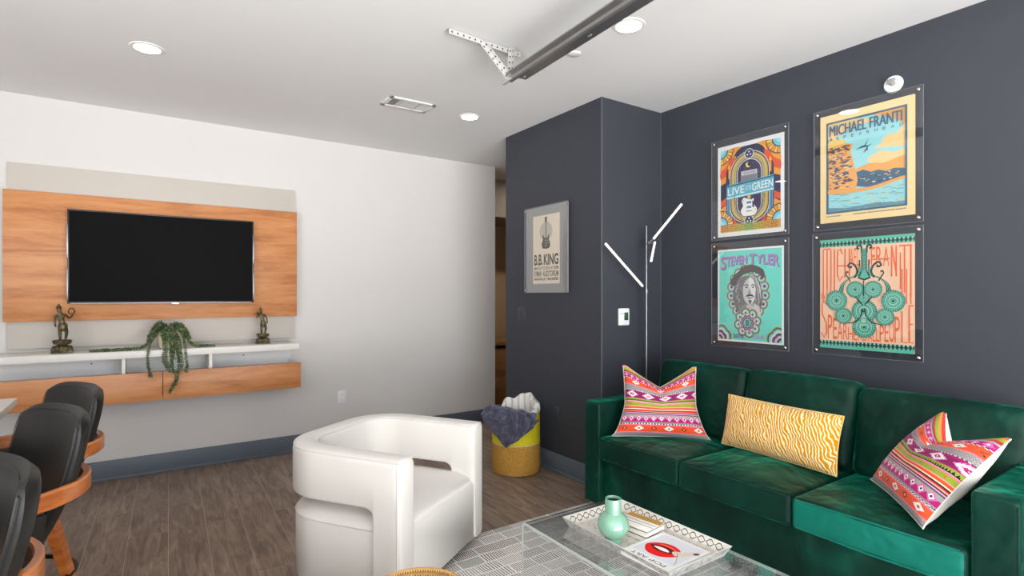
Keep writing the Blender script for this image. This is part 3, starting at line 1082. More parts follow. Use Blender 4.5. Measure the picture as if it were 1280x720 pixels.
# -- poster: jukebox festival print
def draw_green(A):
    NV, OR, RD, YL, CY, WH = (40, 44, 82), (240, 160, 50), (232, 84, 38), (250, 200, 84), (120, 208, 224), (240, 240, 238)
    A.rect(5, 6, 95, 124, NV)
    rr = random.Random(3)
    # flame swirls left and right
    for sx in (0, 1):
        f = (lambda x: x) if sx == 0 else (lambda x: 100 - x)
        for k in range(9):
            y0 = 22 + k * 10.5
            A.poly([(f(5), y0), (f(12 + rr.random() * 6), y0 + 4), (f(28), y0 + 12 + rr.random() * 5), (f(30), y0 + 17), (f(14), y0 + 13), (f(5), y0 + 8)], (RD, OR, RD, YL)[k % 4] if k not in (3, 4) else NV)
        A.poly(smooth_poly([(f(5), 92), (f(16), 98), (f(30), 118), (f(38), 124), (f(20), 124), (f(12), 110), (f(5), 104)], 4), OR)
        A.poly(smooth_poly([(f(5), 84), (f(18), 90), (f(28), 108), (f(22), 112), (f(14), 100), (f(5), 94)], 4), RD)
        A.poly(smooth_poly([(f(5), 30), (f(16), 34), (f(30), 20), (f(34), 16), (f(20), 16), (f(10), 22)], 4), RD)
        A.poly(smooth_poly([(f(5), 40), (f(14), 44), (f(24), 36), (f(27), 28), (f(14), 34), (f(5), 34)], 4), OR)
        # corner suns
        for cy, a0 in ((124, -90), (17, 0)):
            cx = 5 if sx == 0 else 95
            aa = (a0 if sx == 0 else (180 if a0 == -90 else 90))
            A.ell(cx, cy, 19, 19, YL, 14, aa, aa + 90) if False else None
            base = {(0, 124): 270, (0, 17): 0, (1, 124): 180, (1, 17): 90}[(sx, cy)]
            def sect(r, c, a0=0, a1=90):
                A.poly([(cx, cy)] + [(cx + r * cos(radians(base + a)), cy + r * sin(radians(base + a))) for a in np.linspace(a0, a1, 9)], c)
            sect(21, NV); 
            for q in range(6):
                sect(19.5, OR if q % 2 else YL, q * 15 + 1.5, q * 15 + 13.5)
            sect(12, NV); sect(10.5, CY); sect(6, (170, 228, 236))
    # blue columns beside the jukebox
    for sx in (0, 1):
        f = (lambda x: x) if sx == 0 else (lambda x: 100 - x)
        A.poly([(f(14), 34), (f(24), 24), (f(24), 96), (f(16), 96), (f(14), 90)], NV)
        for q in range(4):
            A.rect(min(f(15.5 + q * 2.2), f(16.7 + q * 2.2)), 34 - q * 3, max(f(15.5 + q * 2.2), f(16.7 + q * 2.2)), 70, (104, 180, 216))
        A.rect(min(f(17.5), f(20.5)), 82, max(f(17.5), f(20.5)), 97, OR); A.poly([(f(17), 97), (f(21), 97), (f(19), 103)], YL)
    # arch
    def arch(w, y0, top, c):
        r = w
        pts = [(50 - w, y0 + w * .8)] + [(50 + w * cos(radians(a)), y0 + w * .8 + w * .8 * sin(radians(a))) for a in range(180, 361, 15)]
        pts += [(50 + w * cos(radians(a)), top - w + w * sin(radians(a))) for a in range(0, 181, 12)]
        A.poly(pts, c)
    arch(30, 16, 116, (222, 226, 230)); arch(29, 17, 115, NV)
    # striped tube
    for i, c in enumerate(((196, 168, 88), (232, 190, 92), (150, 170, 120), (206, 170, 120), (120, 116, 110))):
        arch(27.5 - i * 1.8, 18.5 + i * 1.6, 113.5 - i * 1.7, c)
    for yy0, c in ((20, (226, 178, 60)), (30, (226, 196, 80))):
        pass
    arch(18.5, 26.5, 105, (226, 230, 232)); arch(17.6, 27.2, 104, (52, 44, 84))
    for k in range(34):
        A.ell(rr.uniform(34, 66), rr.uniform(72, 100), .5, .5, (170, 170, 210), 6)
    # moon
    A.ell(49, 97, 4, 4, (240, 220, 110)); A.ell(51.2, 98, 3.6, 3.6, (52, 44, 84))
    # building
    A.poly([(37, 72), (63, 72), (62, 86), (38, 86)], (150, 154, 164)); A.rect(38, 83.5, 62, 89, (206, 208, 212))
    for k in range(11): A.rect(38.8 + k * 2.1, 74, 39.8 + k * 2.1, 82, (92, 96, 110))
    A.text('TENNESSEE', 40, 84.5, 60, 87.5, (70, 74, 90))
    # medallion top and bottom
    for cy in (112, 20):
        A.ell(50, cy, 7, 7, (222, 226, 230)); A.ell(50, cy, 6, 6, NV); 
        for a in (90, 210, 330): A.ell(50 + 2.6 * cos(radians(a)), cy + 2.6 * sin(radians(a)), 1.3, 1.3, (222, 226, 230), 12)
    # banner
    A.poly([(15, 52), (86, 56), (86, 77), (15, 73)], (90, 184, 206)); A.poly([(15, 53.4), (86, 57.4), (86, 59), (15, 55)], WH); A.poly([(15, 70.4), (86, 74.4), (86, 75.8), (15, 71.8)], NV)
    def wp(x, y, u, w): return (x, y + (x - 15) / 71 * 4)
    A.text('LIVE', 17, 57.5, 43, 68, WH, .012, wp); A.text('ON THE', 44.5, 59.5, 53, 66.5, (214, 244, 250), 0, wp); A.text('GREEN', 54.5, 57.5, 85, 68, WH, .012, wp)
    A.text('LIGHTNING 100', 36, 70.2, 66, 72.8, NV, 0, wp)
    # guitar
    A.rect(47.6, 44, 52.4, 56, (232, 206, 140)); 
    for k in range(4): A.rect(47.6, 46 + k * 2.6, 52.4, 46.5 + k * 2.6, (150, 120, 70))
    body = smooth_poly([(50, 26), (41, 27), (37.5, 34), (41, 41), (39, 47), (42, 52), (46.5, 50.5), (53, 48), (57, 49.5), (56.5, 44), (58, 40), (62, 34), (59, 27)], 5)
    A.poly([(50 + (x - 50) * 1.08, 38 + (y - 38) * 1.06) for x, y in body], NV); A.poly(body, (244, 242, 238))
    A.rect(46.5, 43, 53.5, 46, (70, 130, 170)); A.rect(46.5, 36.5, 53.5, 39.5, (70, 130, 170)); A.rect(45.5, 32, 54.5, 33.4, (140, 144, 150))
    A.poly([(55, 38), (58, 36), (57, 44), (55, 47)], NV)
    for p in ((57, 31), (59.5, 34), (41.5, 47.5)): A.ell(p[0], p[1], 1, 1, (232, 190, 92), 10)
    # lettering round the tube
    A.text('MUSIC FESTIVAL', 30, 22, 33, 48, (60, 50, 60), 0, lambda x, y, u, w: (25.6 + w * 3.2 + (14 * (u) ** 2), 56 - u * 36))
    A.text('NASHVILLE TN', 30, 22, 33, 48, (60, 50, 60), 0, lambda x, y, u, w: (74.5 - w * -0 - (1 - u) ** 2 * 16 - (1 - w) * 3.2 + 0, 22 + u * 32))
    # footer
    for i, c in enumerate(((232, 156, 48), (232, 176, 56), (206, 196, 70), (160, 196, 90), (206, 196, 70), (232, 176, 56), (232, 156, 48))):
        A.rect(5 + i * 12.857, 6, 5 + (i + 1) * 12.857, 16.5, c)
    for k in range(5):
        x = 7.0
        while x < 90:
            w_ = rr.uniform(2, 5); A.rect(x, 7.4 + k * 1.8, min(93, x + w_), 8.3 + k * 1.8, (90, 76, 50)); x += w_ + 1

def draw_cliff(A):
    CR, BL, OR, SK, LT = (246, 218, 160), (62, 104, 132), (240, 170, 92), (160, 222, 226), (246, 210, 150)
    rr = random.Random(5)
    A.rect(7, 10.5, 93, 121, BL); A.rect(9, 12.5, 91, 119, SK)
    # clouds
    def blob(pts, c): A.poly(smooth_poly(pts, 5), c)
    blob([(9, 119), (40, 119), (60, 112), (36, 110), (24, 104), (9, 100)], LT); blob([(60, 119), (91, 119), (91, 100), (84, 106), (74, 112)], OR)
    blob([(9, 98), (16, 100), (28, 97), (26, 92), (9, 88)], (240, 206, 120))
    blob([(66, 84), (72, 92), (82, 93), (91, 100), (91, 78), (74, 79), (60, 80)], LT); blob([(52, 68), (66, 76), (80, 72), (91, 74), (91, 62), (64, 62)], LT)
    blob([(40, 60), (56, 64), (70, 62), (91, 66), (91, 50), (40, 50)], OR)
    # sea
    A.poly([(9, 12.5), (91, 12.5), (91, 42), (60, 38), (9, 36)], SK)
    # ridge and cliff
    A.poly([(40, 40), (40, 56), (48, 58), (56, 54), (64, 55), (72, 52), (80, 54), (91, 52), (91, 42), (70, 40), (56, 36)], BL)
    cl = [(9, 90), (18, 92), (30, 92), (36, 91), (36, 86), (34, 82), (36, 76), (37, 70), (39, 62), (41, 54), (42, 46), (40, 38), (24, 36), (14, 34), (9, 36)]
    A.poly(cl, OR)
    def shard(cx, cy, s, c):
        a0 = rr.uniform(-.6, .2)
        A.poly([(cx + s * rr.uniform(.6, 1.2) * cos(a0 + a) * (1.5), cy + s * rr.uniform(.35, .8) * sin(a0 + a)) for a in (0, 1.2, 2.4, 3.4, 4.3, 5.4)], c)
    for k in range(170):
        y = rr.uniform(38, 90); x = rr.uniform(10, 33 if y > 70 else 37)
        shard(x, y, rr.uniform(.8, 2.4), rr.choice([BL, (60, 74, 96), (120, 90, 76), (206, 120, 62), (240, 200, 140), BL]))
    for k in range(34):
        x = rr.uniform(42, 88); shard(x, rr.uniform(42, 52), rr.uniform(.6, 1.8), rr.choice([(52, 66, 92), (236, 176, 100), (240, 214, 170), BL]))
    # sea marks
    for k in range(60):
        x, y = rr.uniform(10, 84), rr.uniform(14, 37); L = rr.uniform(3, 10)
        A.line([(x, y), (min(90, x + L * .5), y + .7), (min(90.5, x + L), y - .3)], .5, rr.choice([(92, 140, 150), (240, 200, 130), (110, 170, 180), (240, 214, 160)]))
    A.poly([(9, 12.5), (91, 12.5), (91, 16), (60, 17.5), (30, 15.5), (9, 18)], (110, 150, 160))
    for k in range(60): A.ell(rr.uniform(10, 90), rr.uniform(13, 20), .5, .3, rr.choice([(62, 104, 132), (200, 220, 210)]), 5)
    blob([(12, 40), (30, 38), (56, 37), (91, 44), (91, 41), (60, 34), (30, 33), (9, 35)], OR)
    # birds (two leaping figures read as bird strokes)
    A.line([(41, 82), (46, 84), (50, 84), (54, 92)], [.4, 1.4, 1.2, .3], (50, 80, 100)); A.line([(46, 83), (49, 85), (53, 84)], 1.2, (50, 80, 100))
    A.line([(49, 77), (52, 80), (53, 83), (57, 86)], [.4, 1.6, 1.2, .3], (50, 80, 100)); A.line([(50, 80), (54, 80)], 1.0, (50, 80, 100))
    for dx in (-.35, 0, .35): A.text('MICHAEL FRANTI', 11 + dx, 104, 88 + dx, 116.5, BL, 0)
    for r_ in ((0, 0, 7, 130), (93, 0, 100, 130), (0, 121, 100, 130), (0, 0, 100, 10.5)): A.rect(*r_, CR)
    for r_ in ((7, 10.5, 9, 121), (91, 10.5, 93, 121), (7, 119, 93, 121), (7, 10.5, 93, 12.5)): A.rect(*r_, BL)
    A.text('&', 11, 98.6, 14.6, 102, BL)
    for k, ch in enumerate('SPEARHEAD'): A.text(ch, 18.5 + k * 8.4, 98.6, 21.8 + k * 8.4, 102, BL)
    A.text('BEN KAUFMAN', 7, 6.6, 24, 8.2, (60, 90, 110)) if False else None
    for x0, x1 in ((7, 15), (16, 23), (38, 52), (53, 70), (71, 81), (82, 92)):
        x = x0
        while x < x1: A.rect(x, 6.8, x + .8, 8.2, (80, 104, 120)); x += 1.3

def mandala(A, cx, cy, r, a0=0, clip=None):
    GD, DK, TQ, WH, PK = (186, 140, 70), (62, 44, 64), (120, 222, 206), (226, 224, 222), (196, 150, 190)
    for k in range(8):
        a = 2 * pi * k / 8 + a0
        x, y = cx + .66 * r * cos(a), cy + .66 * r * sin(a)
        if clip and not clip(x, y): continue
        A.ell(x, y, .36 * r, c=GD, n=16); A.ell(x, y, .31 * r, c=DK, n=16); A.ell(x, y, .26 * r, c=TQ, n=16); A.ell(x, y, .17 * r, c=WH, n=14); A.ell(x, y, .11 * r, c=PK, n=12)
        A.ell(x, y, .06 * r, c=DK, n=8)
    if clip is None:
        A.ell(cx, cy, .62 * r, c=GD); A.ell(cx, cy, .58 * r, c=WH)
        for k in range(10):
            a = 2 * pi * k / 10
            A.ell(cx + .42 * r * cos(a), cy + .42 * r * sin(a), .13 * r, c=DK, n=10); A.ell(cx + .42 * r * cos(a), cy + .42 * r * sin(a), .07 * r, c=PK, n=8)
        A.ell(cx, cy, .30 * r, c=DK); A.ell(cx, cy, .26 * r, c=TQ); A.ring(cx, cy, .18 * r, .03 * r, DK, 16)

def draw_portrait(A):
    TQ, WH, PU, DK = (112, 226, 208), (242, 244, 242), (176, 130, 190), (72, 66, 68)
    A.rect(2.5, 2.5, 97.5, 127.5, TQ)
    rr = random.Random(8)
    for k in range(24):
        A.ell(rr.uniform(8, 92), rr.uniform(10, 120), rr.uniform(3, 8), rr.uniform(2, 5), rr.choice([(124, 230, 214), (104, 220, 202)]), 14)
    # lettering on an arch with a dark drop shadow
    def wp(dx, dy):
        def f(x, y, u, w):
            t = (x - 50) / 46
            return (x + dx, y + dy + 5.5 * (1 - t * t) * .3 - (1 - w) * 5.0 * t * t - 0)
        return f
    for dx, dy, c in ((.9, -.9, (74, 92, 130)), (0, 0, (182, 134, 196))):
        A.text('S', 5, 105, 14, 120, c, .02, wp(dx, dy)); A.text('TEVEN', 14.5, 107, 47, 119, c, .03, wp(dx, dy))
        A.text('T', 50, 104.5, 60, 120.5, c, .03, wp(dx, dy)); A.text('YLER', 60.5, 107, 94, 119, c, .03, wp(dx, dy))
    # scalloped halo
    for k in range(14):
        a = radians(-48 + k * 21.3)
        x, y = 48 + 26 * cos(a), 68 + 33 * sin(a)
        A.ell(x, y, 7.2, c=(196, 150, 80), n=16); A.ell(x, y, 6.2, c=(80, 66, 78), n=16); A.ell(x, y, 5.2, c=TQ, n=16); A.ell(x, y, 3.8, c=(214, 190, 216), n=14); A.ell(x, y, 2.2, c=(96, 80, 100), n=10)
    # hair mass, hat, face
    A.poly(smooth_poly([(30, 46), (25, 60), (27, 76), (34, 88), (50, 92), (64, 86), (70, 72), (70, 56), (66, 44), (56, 40), (40, 40)], 5), (120, 116, 116))
    A.poly(smooth_poly([(20, 82), (26, 92), (34, 98), (40, 104), (54, 107), (68, 102), (73, 96), (72, 88), (60, 96), (46, 95), (34, 88), (28, 78)], 5), (84, 78, 78))
    for k in range(40):
        x = rr.choice([rr.uniform(27, 40), rr.uniform(56, 69)]); y = rr.uniform(46, 84); s = rr.uniform(3, 9)
        c = rr.choice([(76, 72, 74), (170, 168, 168), (206, 206, 206), (94, 90, 92)])
        A.line([(x, y), (x + rr.uniform(-1.5, 1.5), y - s * .5), (x + rr.uniform(-2, 2), y - s)], [.9, .9, .2], c)
    A.poly(smooth_poly([(42, 84), (41, 72), (42, 62), (46, 55), (52, 52), (57, 56), (60, 64), (60, 76), (57, 86), (50, 90)], 5), (206, 206, 206))
    A.poly(smooth_poly([(50, 88), (51, 70), (52, 60), (54, 54), (58, 60), (60, 70), (59, 80), (56, 87)], 5), (232, 232, 230))
    A.line([(43.5, 78.5), (46, 79.8), (49.5, 78.6)], 1.4, (60, 56, 58)); A.line([(53.5, 78.6), (56.5, 79.6), (59, 78)], 1.4, (60, 56, 58))
    A.ell(46.6, 76, 2.1, 1.0, (70, 66, 68), 12); A.ell(56.2, 76, 1.9, .95, (70, 66, 68), 12)
    A.poly([(51.2, 76), (53, 69), (51.5, 67.2), (49, 68)], (160, 158, 158)); A.line([(48.6, 68.2), (51.2, 67), (54, 68.4)], .7, (88, 84, 86))
    A.poly(smooth_poly([(45.5, 63), (48, 66), (52, 66.4), (56, 65.6), (58, 62), (55, 63.4), (51.5, 63.6), (48, 63.2)], 4), (70, 64, 66))
    A.line([(48.5, 61.6), (52, 60.8), (55.5, 61.8)], 1.3, (110, 96, 98)); A.poly(smooth_poly([(49.5, 57.5), (52, 58.6), (54.5, 57.5), (52, 52.8)], 4), (92, 86, 88))
    # strands over the face, lapels
    A.line([(52, 92), (44, 86), (40, 76), (39, 60)], [3, 3, 2.4, .6], (128, 124, 124)); A.line([(52, 92), (60, 87), (63, 76), (65, 58), (63, 46)], [2.6, 3, 2.8, 2, .5], (170, 168, 168))
    A.line([(61, 88), (66, 76), (68, 60)], [1, 2, .5], (220, 220, 220))
    A.poly([(46, 52), (56, 52), (58, 42), (52, 36), (44, 42)], (196, 196, 196)); A.poly([(38, 50), (46, 54), (47, 38), (34, 36)], (140, 138, 140)); A.poly([(58, 54), (66, 50), (68, 36), (55, 38)], (214, 206, 200))
    mandala(A, 48, 27, 21, .2)
    A.text('8', 45.8, 23.5, 50.2, 30.5, (62, 44, 64), .03)
    for sx in (0, 1):
        cx = 2.5 if sx == 0 else 97.5
        def clip(x, y): return 2 < x < 98 and y > 2
        for rr_, c in ((20, (186, 140, 70)), (18.6, (72, 52, 70)), (17, (120, 222, 206)), (14.5, (226, 224, 222)), (12.5, (110, 60, 96)), (9, (214, 190, 216)), (6, (72, 52, 70)), (3.4, (120, 222, 206))):
            n = 20
            base = 0 if sx == 0 else 90
            A.poly([(cx, 2.5)] + [(cx + rr_ * (1 + .10 * abs(sin(radians(a) * 4))) * cos(radians(base + a)), 2.5 + rr_ * (1 + .10 * abs(sin(radians(a) * 4))) * sin(radians(base + a))) for a in np.linspace(0, 90, n)], c)
    A.text('2018', 26, 5.4, 42, 11, (100, 96, 160), .025); A.text('TOUR', 56, 5.4, 73, 11, (190, 140, 190), .025)

def draw_sitar(A):
    PE, OR, TL, DT, MT = (246, 202, 166), (240, 116, 74), (98, 190, 164), (22, 70, 72), (150, 212, 188)
    for y0, y1, s in ((121, 127, 1), (3, 9, -1)):
        A.rect(0, y0, 100, y1, DT)
        for k in range(24):
            A.poly([(k * 4.17, y0), (k * 4.17 + 4.17, y0), (k * 4.17 + 2.1, y0 + 3.4)], TL); A.ell(k * 4.17 + 2.1, y1 - 1, 1.2, 1.2, MT, 8)
    A.rect(0, 127, 100, 130, TL); A.rect(0, 0, 100, 3, TL)
    def glyphs(items):
        for st, w in items: A.line(st, w, OR)
    w = 1.5
    # tall drawn-out lettering, upper line
    for x in (4, 8.5, 13): A.line([(x, 118), (x, 62 + x)], w, OR)
    A.line([(4, 118), (6, 119.5), (8.5, 118)], w, OR); A.line([(8.5, 118), (10.5, 119.5), (13, 118)], w, OR)
    A.line([(17, 118.5), (17, 66)], w, OR)
    A.line([(26, 112), (24, 118), (21, 117), (20.5, 110), (20.5, 86), (23, 80), (26.5, 86)], w, OR)
    A.line([(29, 118), (29, 84)], w, OR); A.line([(34, 118), (34, 84)], w, OR); A.line([(20, 98), (34, 98)], w, OR)
    A.text('AEL', 34.5, 97, 44.5, 118, OR, .0)
    A.text('FR', 57, 96, 68.5, 118, OR); A.line([(58, 104), (76, 104)], w, OR); A.text('A', 69.5, 96, 75.5, 117, OR); 
    for x in (78, 82.5): A.line([(x, 118), (x, 84)], w, OR)
    A.line([(78, 118), (82.5, 88)], w, OR)
    A.line([(85, 117.5), (97.5, 117.5)], w, OR); A.line([(90.5, 117), (90.5, 66)], w, OR); A.line([(96.5, 117), (96.5, 62)], w, OR); A.line([(86.5, 110), (86.5, 70)], w * .8, OR)
    # vertical rules through the middle
    for x in (4, 8.5, 13, 17, 92.5, 96.5, 88): A.line([(x, 92), (x, 54)], w * .8, OR)
    A.text('&', 1.5, 59, 6.5, 66, OR)
    # lower line
    A.line([(8, 52), (4, 58), (2.5, 50), (3, 40), (7.5, 30), (8, 18), (5, 12), (2, 18)], w, OR)
    for ch, x0, x1, y1 in (('P', 9.5, 14.5, 40), ('E', 15.5, 20, 36), ('A', 20.5, 26.5, 32), ('R', 27, 32, 30), ('H', 32.5, 38, 26), ('E', 38.5, 42.5, 24), ('A', 43, 48, 23), ('D', 48.5, 53, 22), ('A', 54, 58.5, 22), ('L', 59, 62, 25), ('L', 62.5, 65.5, 27), ('P', 66, 70.5, 30), ('E', 71, 75, 33), ('O', 75.5, 80.5, 36), ('P', 81, 86, 40)):
        A.text(ch, x0, 11, x1, y1, OR)
    A.line([(88, 46), (88, 12), (93, 12)], w, OR); A.line([(95, 52), (95, 12), (99, 12)], w, OR); A.line([(95, 52), (99, 52)], w, OR); A.line([(95, 32), (98.5, 32)], w, OR)
    # ornament
    def disc(cx, cy, r, inner=True):
        A.ell(cx, cy, r, r, DT, 32); A.ell(cx, cy, r * .97, r * .97, TL, 32)
        for k in range(28):
            a = 2 * pi * k / 28
            A.line([(cx + r * .8 * cos(a), cy + r * .8 * sin(a)), (cx + r * .95 * cos(a), cy + r * .95 * sin(a))], r * .07, DT)
        for q, c in ((.72, DT), (.69, MT), (.58, DT), (.55, TL), (.44, DT), (.41, MT), (.28, DT), (.24, TL), (.12, DT)):
            A.ell(cx, cy, r * q, r * q, c, 24)
    # flowing tubes
    for sx in (-1, 1):
        f = lambda x: 50 + sx * x
        def cur(off, w, c, top):
            P = [(f(5.5 + off * .2), 96), (f(6.5 + off * .5), 89), (f(11 + off), 85 - off * .2), (f(19 + off), 81 - off * .6), (f(25.5 + off), 74 - off * .6), (f(28 + off), 62)]
            A.line(smooth_line([(f(5.2), 104)] + P if top else P), w, c)
        for off in (-3.6, -1.8, 0):
            cur(off, 1.3, DT, off == -3.6)
        cur(-2.7, .8, TL, False); cur(-.9, .8, TL, False)
        A.line(smooth_line([(f(10.5), 83.5), (f(7.5), 90), (f(9.5), 97), (f(14.5), 101), (f(17.5), 97.5), (f(14.5), 95.5), (f(13.6), 97.5)]), 1.9, DT)
        A.line(smooth_line([(f(15), 79.5), (f(17.5), 84), (f(20), 88), (f(18.8), 91), (f(17), 89.5)]), 1.3, DT)
        A.line(smooth_line([(f(2.6), 112), (f(3), 119), (f(6), 121), (f(7.6), 118), (f(5.6), 116.6)]), 2.0, DT)
    A.poly([(46.8, 117), (53.2, 117), (52.8, 92), (57, 83), (50, 80), (43, 83), (47.2, 92)], DT); A.poly([(47.8, 117), (52.2, 117), (51.8, 92), (55, 84), (50, 82), (45, 84), (48.2, 92)], TL)
    for k in range(14): A.rect(48.2, 93 + k * 1.7, 51.8, 93.6 + k * 1.7, DT)
    disc(50, 45, 13.5); disc(50, 27, 12.5); disc(40.5, 70, 9.6); disc(59.5, 70, 9.6); disc(50, 60, 6)
    disc(20, 57, 12); disc(80, 57, 12); disc(28, 39, 9.4); disc(72, 39, 9.4)
    for sx in (-1, 1):
        A.line([(50 + sx * 1.2, 48), (50 + sx * 3, 38), (50 + sx * 9, 32), (50 + sx * 20, 30)], [1.6, 1.6, 1.6, .5], DT); A.line([(50 + sx * 1, 52), (50 + sx * 6, 58), (50 + sx * 9, 62)], 1.3, DT)
    A.line([(50, 80), (50, 62)], 1.2, DT); A.ell(50, 34, 4, 6, MT, 16); A.ring(50, 34, 3.4, .7, DT, 14)

def draw_guitar(A):
    BK, GY = (74, 68, 60), (206, 194, 174)
    A.ell(50, 99, 24, 18, (206, 196, 180), 30)
    A.poly(smooth_poly([(50, 66), (38, 67), (34, 74), (37, 81), (39, 84), (37, 91), (40, 92), (45, 87), (50, 86), (55, 87), (60, 92), (63, 91), (61, 84), (63, 81), (66, 74), (62, 67)], 5), BK)
    A.rect(48.4, 84, 51.6, 116, BK); A.poly([(47.2, 116), (52.8, 116), (53.6, 125), (50, 127), (46.4, 125)], BK)
    for k in range(4): A.ell(45.8, 117.5 + k * 2.2, 1.1, .7, BK, 8); A.ell(54.2, 117.5 + k * 2.2, 1.1, .7, BK, 8)
    for k in range(9): A.rect(48.6, 88 + k * 3, 51.4, 88.5 + k * 3, (150, 140, 126))
    A.rect(45.5, 80.5, 54.5, 83, (150, 140, 126)); A.rect(45.5, 75.5, 54.5, 78, (150, 140, 126)); A.rect(45, 71.5, 55, 72.6, (190, 180, 164)); A.poly([(57, 77), (60, 74), (59, 83), (56.5, 84)], (150, 140, 126))
    A.text('B.B.', 5, 35, 38, 56, BK, .03); A.text('KING', 42, 35, 96, 56, BK, .035)
    A.text('MARCH 23 2010 AT 8PM', 5, 26.5, 96, 32.5, (110, 102, 92), .02); A.text('RYMAN', 5, 13.5, 34, 24.5, (96, 88, 78), .02); A.text('AUDITORIUM', 39, 13.5, 96, 24.5, (96, 88, 78), .02)
    A.text('NASHVILLE, TENNESSEE', 5, 5.5, 96, 11.5, BK, .03)

framed('framed_poster', 'R', 1.809, 2.348, 1.737, 2.410, 1.844, 2.310, 1.757, 2.366, 'framed jukebox and white guitar poster reading LIVE ON THE GREEN', draw_green, (240, 240, 240))
framed('framed_poster', 'R', 1.119, 1.657, 1.738, 2.424, 1.158, 1.625, 1.778, 2.390, 'framed cream poster with orange sea cliff, below the round sprinkler plate', draw_cliff, (246, 220, 162))
framed('framed_poster', 'R', 1.809, 2.348, 1.025, 1.715, 1.847, 2.310, 1.058, 1.671, 'framed turquoise poster with a grey long-haired man in a hat', draw_portrait, (242, 244, 244))
framed('framed_poster', 'R', 1.119, 1.664, 1.029, 1.718, 1.160, 1.630, 1.065, 1.682, 'framed peach poster with a green ornament of round discs and tall orange lettering', draw_sitar, (246, 204, 170))
framed('framed_poster', 'B', 3.157, 3.700, 1.383, 2.070, 3.261, 3.600, 1.455, 1.998, 'framed beige guitar poster on grey backing, alone above the light switch', draw_guitar, (246, 230, 206))
# ------------------------------------------------------------------ rug
def rug_mat():
    m, nt, b = new_mat('rug_weave')
    tc = N(nt, 'ShaderNodeTexCoord'); sp_ = N(nt, 'ShaderNodeSeparateXYZ'); nt.links.new(tc.outputs['Object'], sp_.inputs[0])
    nz = noise_tex(nt, tc.outputs['Object'], 9, 2)
    wob = math_node(nt, 'MULTIPLY', math_node(nt, 'SUBTRACT', nz, 0.5), 0.022)
    x = math_node(nt, 'ADD', sp_.outputs[0], wob); y = math_node(nt, 'ADD', sp_.outputs[1], wob)
    RH = 0.085
    rowf = math_node(nt, 'DIVIDE', y, RH)
    row = math_node(nt, 'FLOOR', rowf); fy = math_node(nt, 'FRACT', rowf)
    wn_ = N(nt, 'ShaderNodeTexWhiteNoise', noise_dimensions='1D'); nt.links.new(row, wn_.inputs['W'])
    xs = math_node(nt, 'ADD', x, math_node(nt, 'MULTIPLY', wn_.outputs['Value'], 0.5))
    colf = math_node(nt, 'DIVIDE', xs, 0.135)
    col = math_node(nt, 'FLOOR', colf); fx = math_node(nt, 'FRACT', colf)
    cv = N(nt, 'ShaderNodeCombineXYZ'); nt.links.new(row, cv.inputs[0]); nt.links.new(col, cv.inputs[1])
    w2 = N(nt, 'ShaderNodeTexWhiteNoise', noise_dimensions='2D'); nt.links.new(cv.outputs[0], w2.inputs['Vector'])
    rnd_ = w2.outputs['Value']
    # dashes across each patch
    per = math_node(nt, 'MULTIPLY_ADD', math_node(nt, 'GREATER_THAN', rnd_, 0.45), 0.003, 0.0115)
    ds = math_node(nt, 'FRACT', math_node(nt, 'DIVIDE', xs, per))
    w3 = N(nt, 'ShaderNodeTexWhiteNoise', noise_dimensions='2D'); vx = N(nt, 'ShaderNodeVectorMath', operation='ADD'); vx.inputs[1].default_value = (17.3, 5.1, 0); nt.links.new(cv.outputs[0], vx.inputs[0]); nt.links.new(vx.outputs[0], w3.inputs['Vector'])
    dash = math_node(nt, 'GREATER_THAN', ds, math_node(nt, 'MULTIPLY_ADD', w3.outputs['Value'], 0.30, 0.42))
    iny = math_node(nt, 'MULTIPLY', math_node(nt, 'GREATER_THAN', fy, 0.06), math_node(nt, 'LESS_THAN', fy, 0.95))
    inx = math_node(nt, 'MULTIPLY', math_node(nt, 'GREATER_THAN', fx, 0.03), math_node(nt, 'LESS_THAN', fx, 0.98))
    inside = math_node(nt, 'MULTIPLY', iny, inx)
    k = math_node(nt, 'MULTIPLY', dash, inside)
    # some patches are a plain mottled grey weave
    grey = math_node(nt, 'GREATER_THAN', rnd_, 0.80)
    mott = noise_tex(nt, objcoord(nt, (60, 160, 1)), 1, 3)
    dark = ramp(nt, rnd_, [(0.0, rgb(84, 84, 86)), (0.4, rgb(136, 136, 136)), (0.7, rgb(98, 98, 100)), (1.0, rgb(160, 160, 160))])
    cream = mix_node(nt, noise_tex(nt, tc.outputs['Object'], 60, 2), rgb(244, 241, 234), rgb(252, 250, 245))
    c1 = mix_node(nt, k, cream, dark)
    gcol = mix_node(nt, mott, rgb(160, 160, 158), rgb(224, 222, 217))
    c2 = mix_node(nt, math_node(nt, 'MULTIPLY', grey, inside), c1, gcol)
    nt.links.new(c2, b.inputs['Base Color'])
    b.inputs['Roughness'].default_value = 0.95; b.inputs['Specular IOR Level'].default_value = 0.1
    bump(nt, b, k, 0.25, 0.003)
    return m
mb = MB(); mb.box(0.92, 2.75, -0.6, 2.69, 0.0, 0.012, .005)
rug = mb.build('rug', rug_mat(), origin=(0.92, -0.6, 0.0))
tag(rug, 'cream and grey area rug of dashed patches under the coffee table', 'rug')

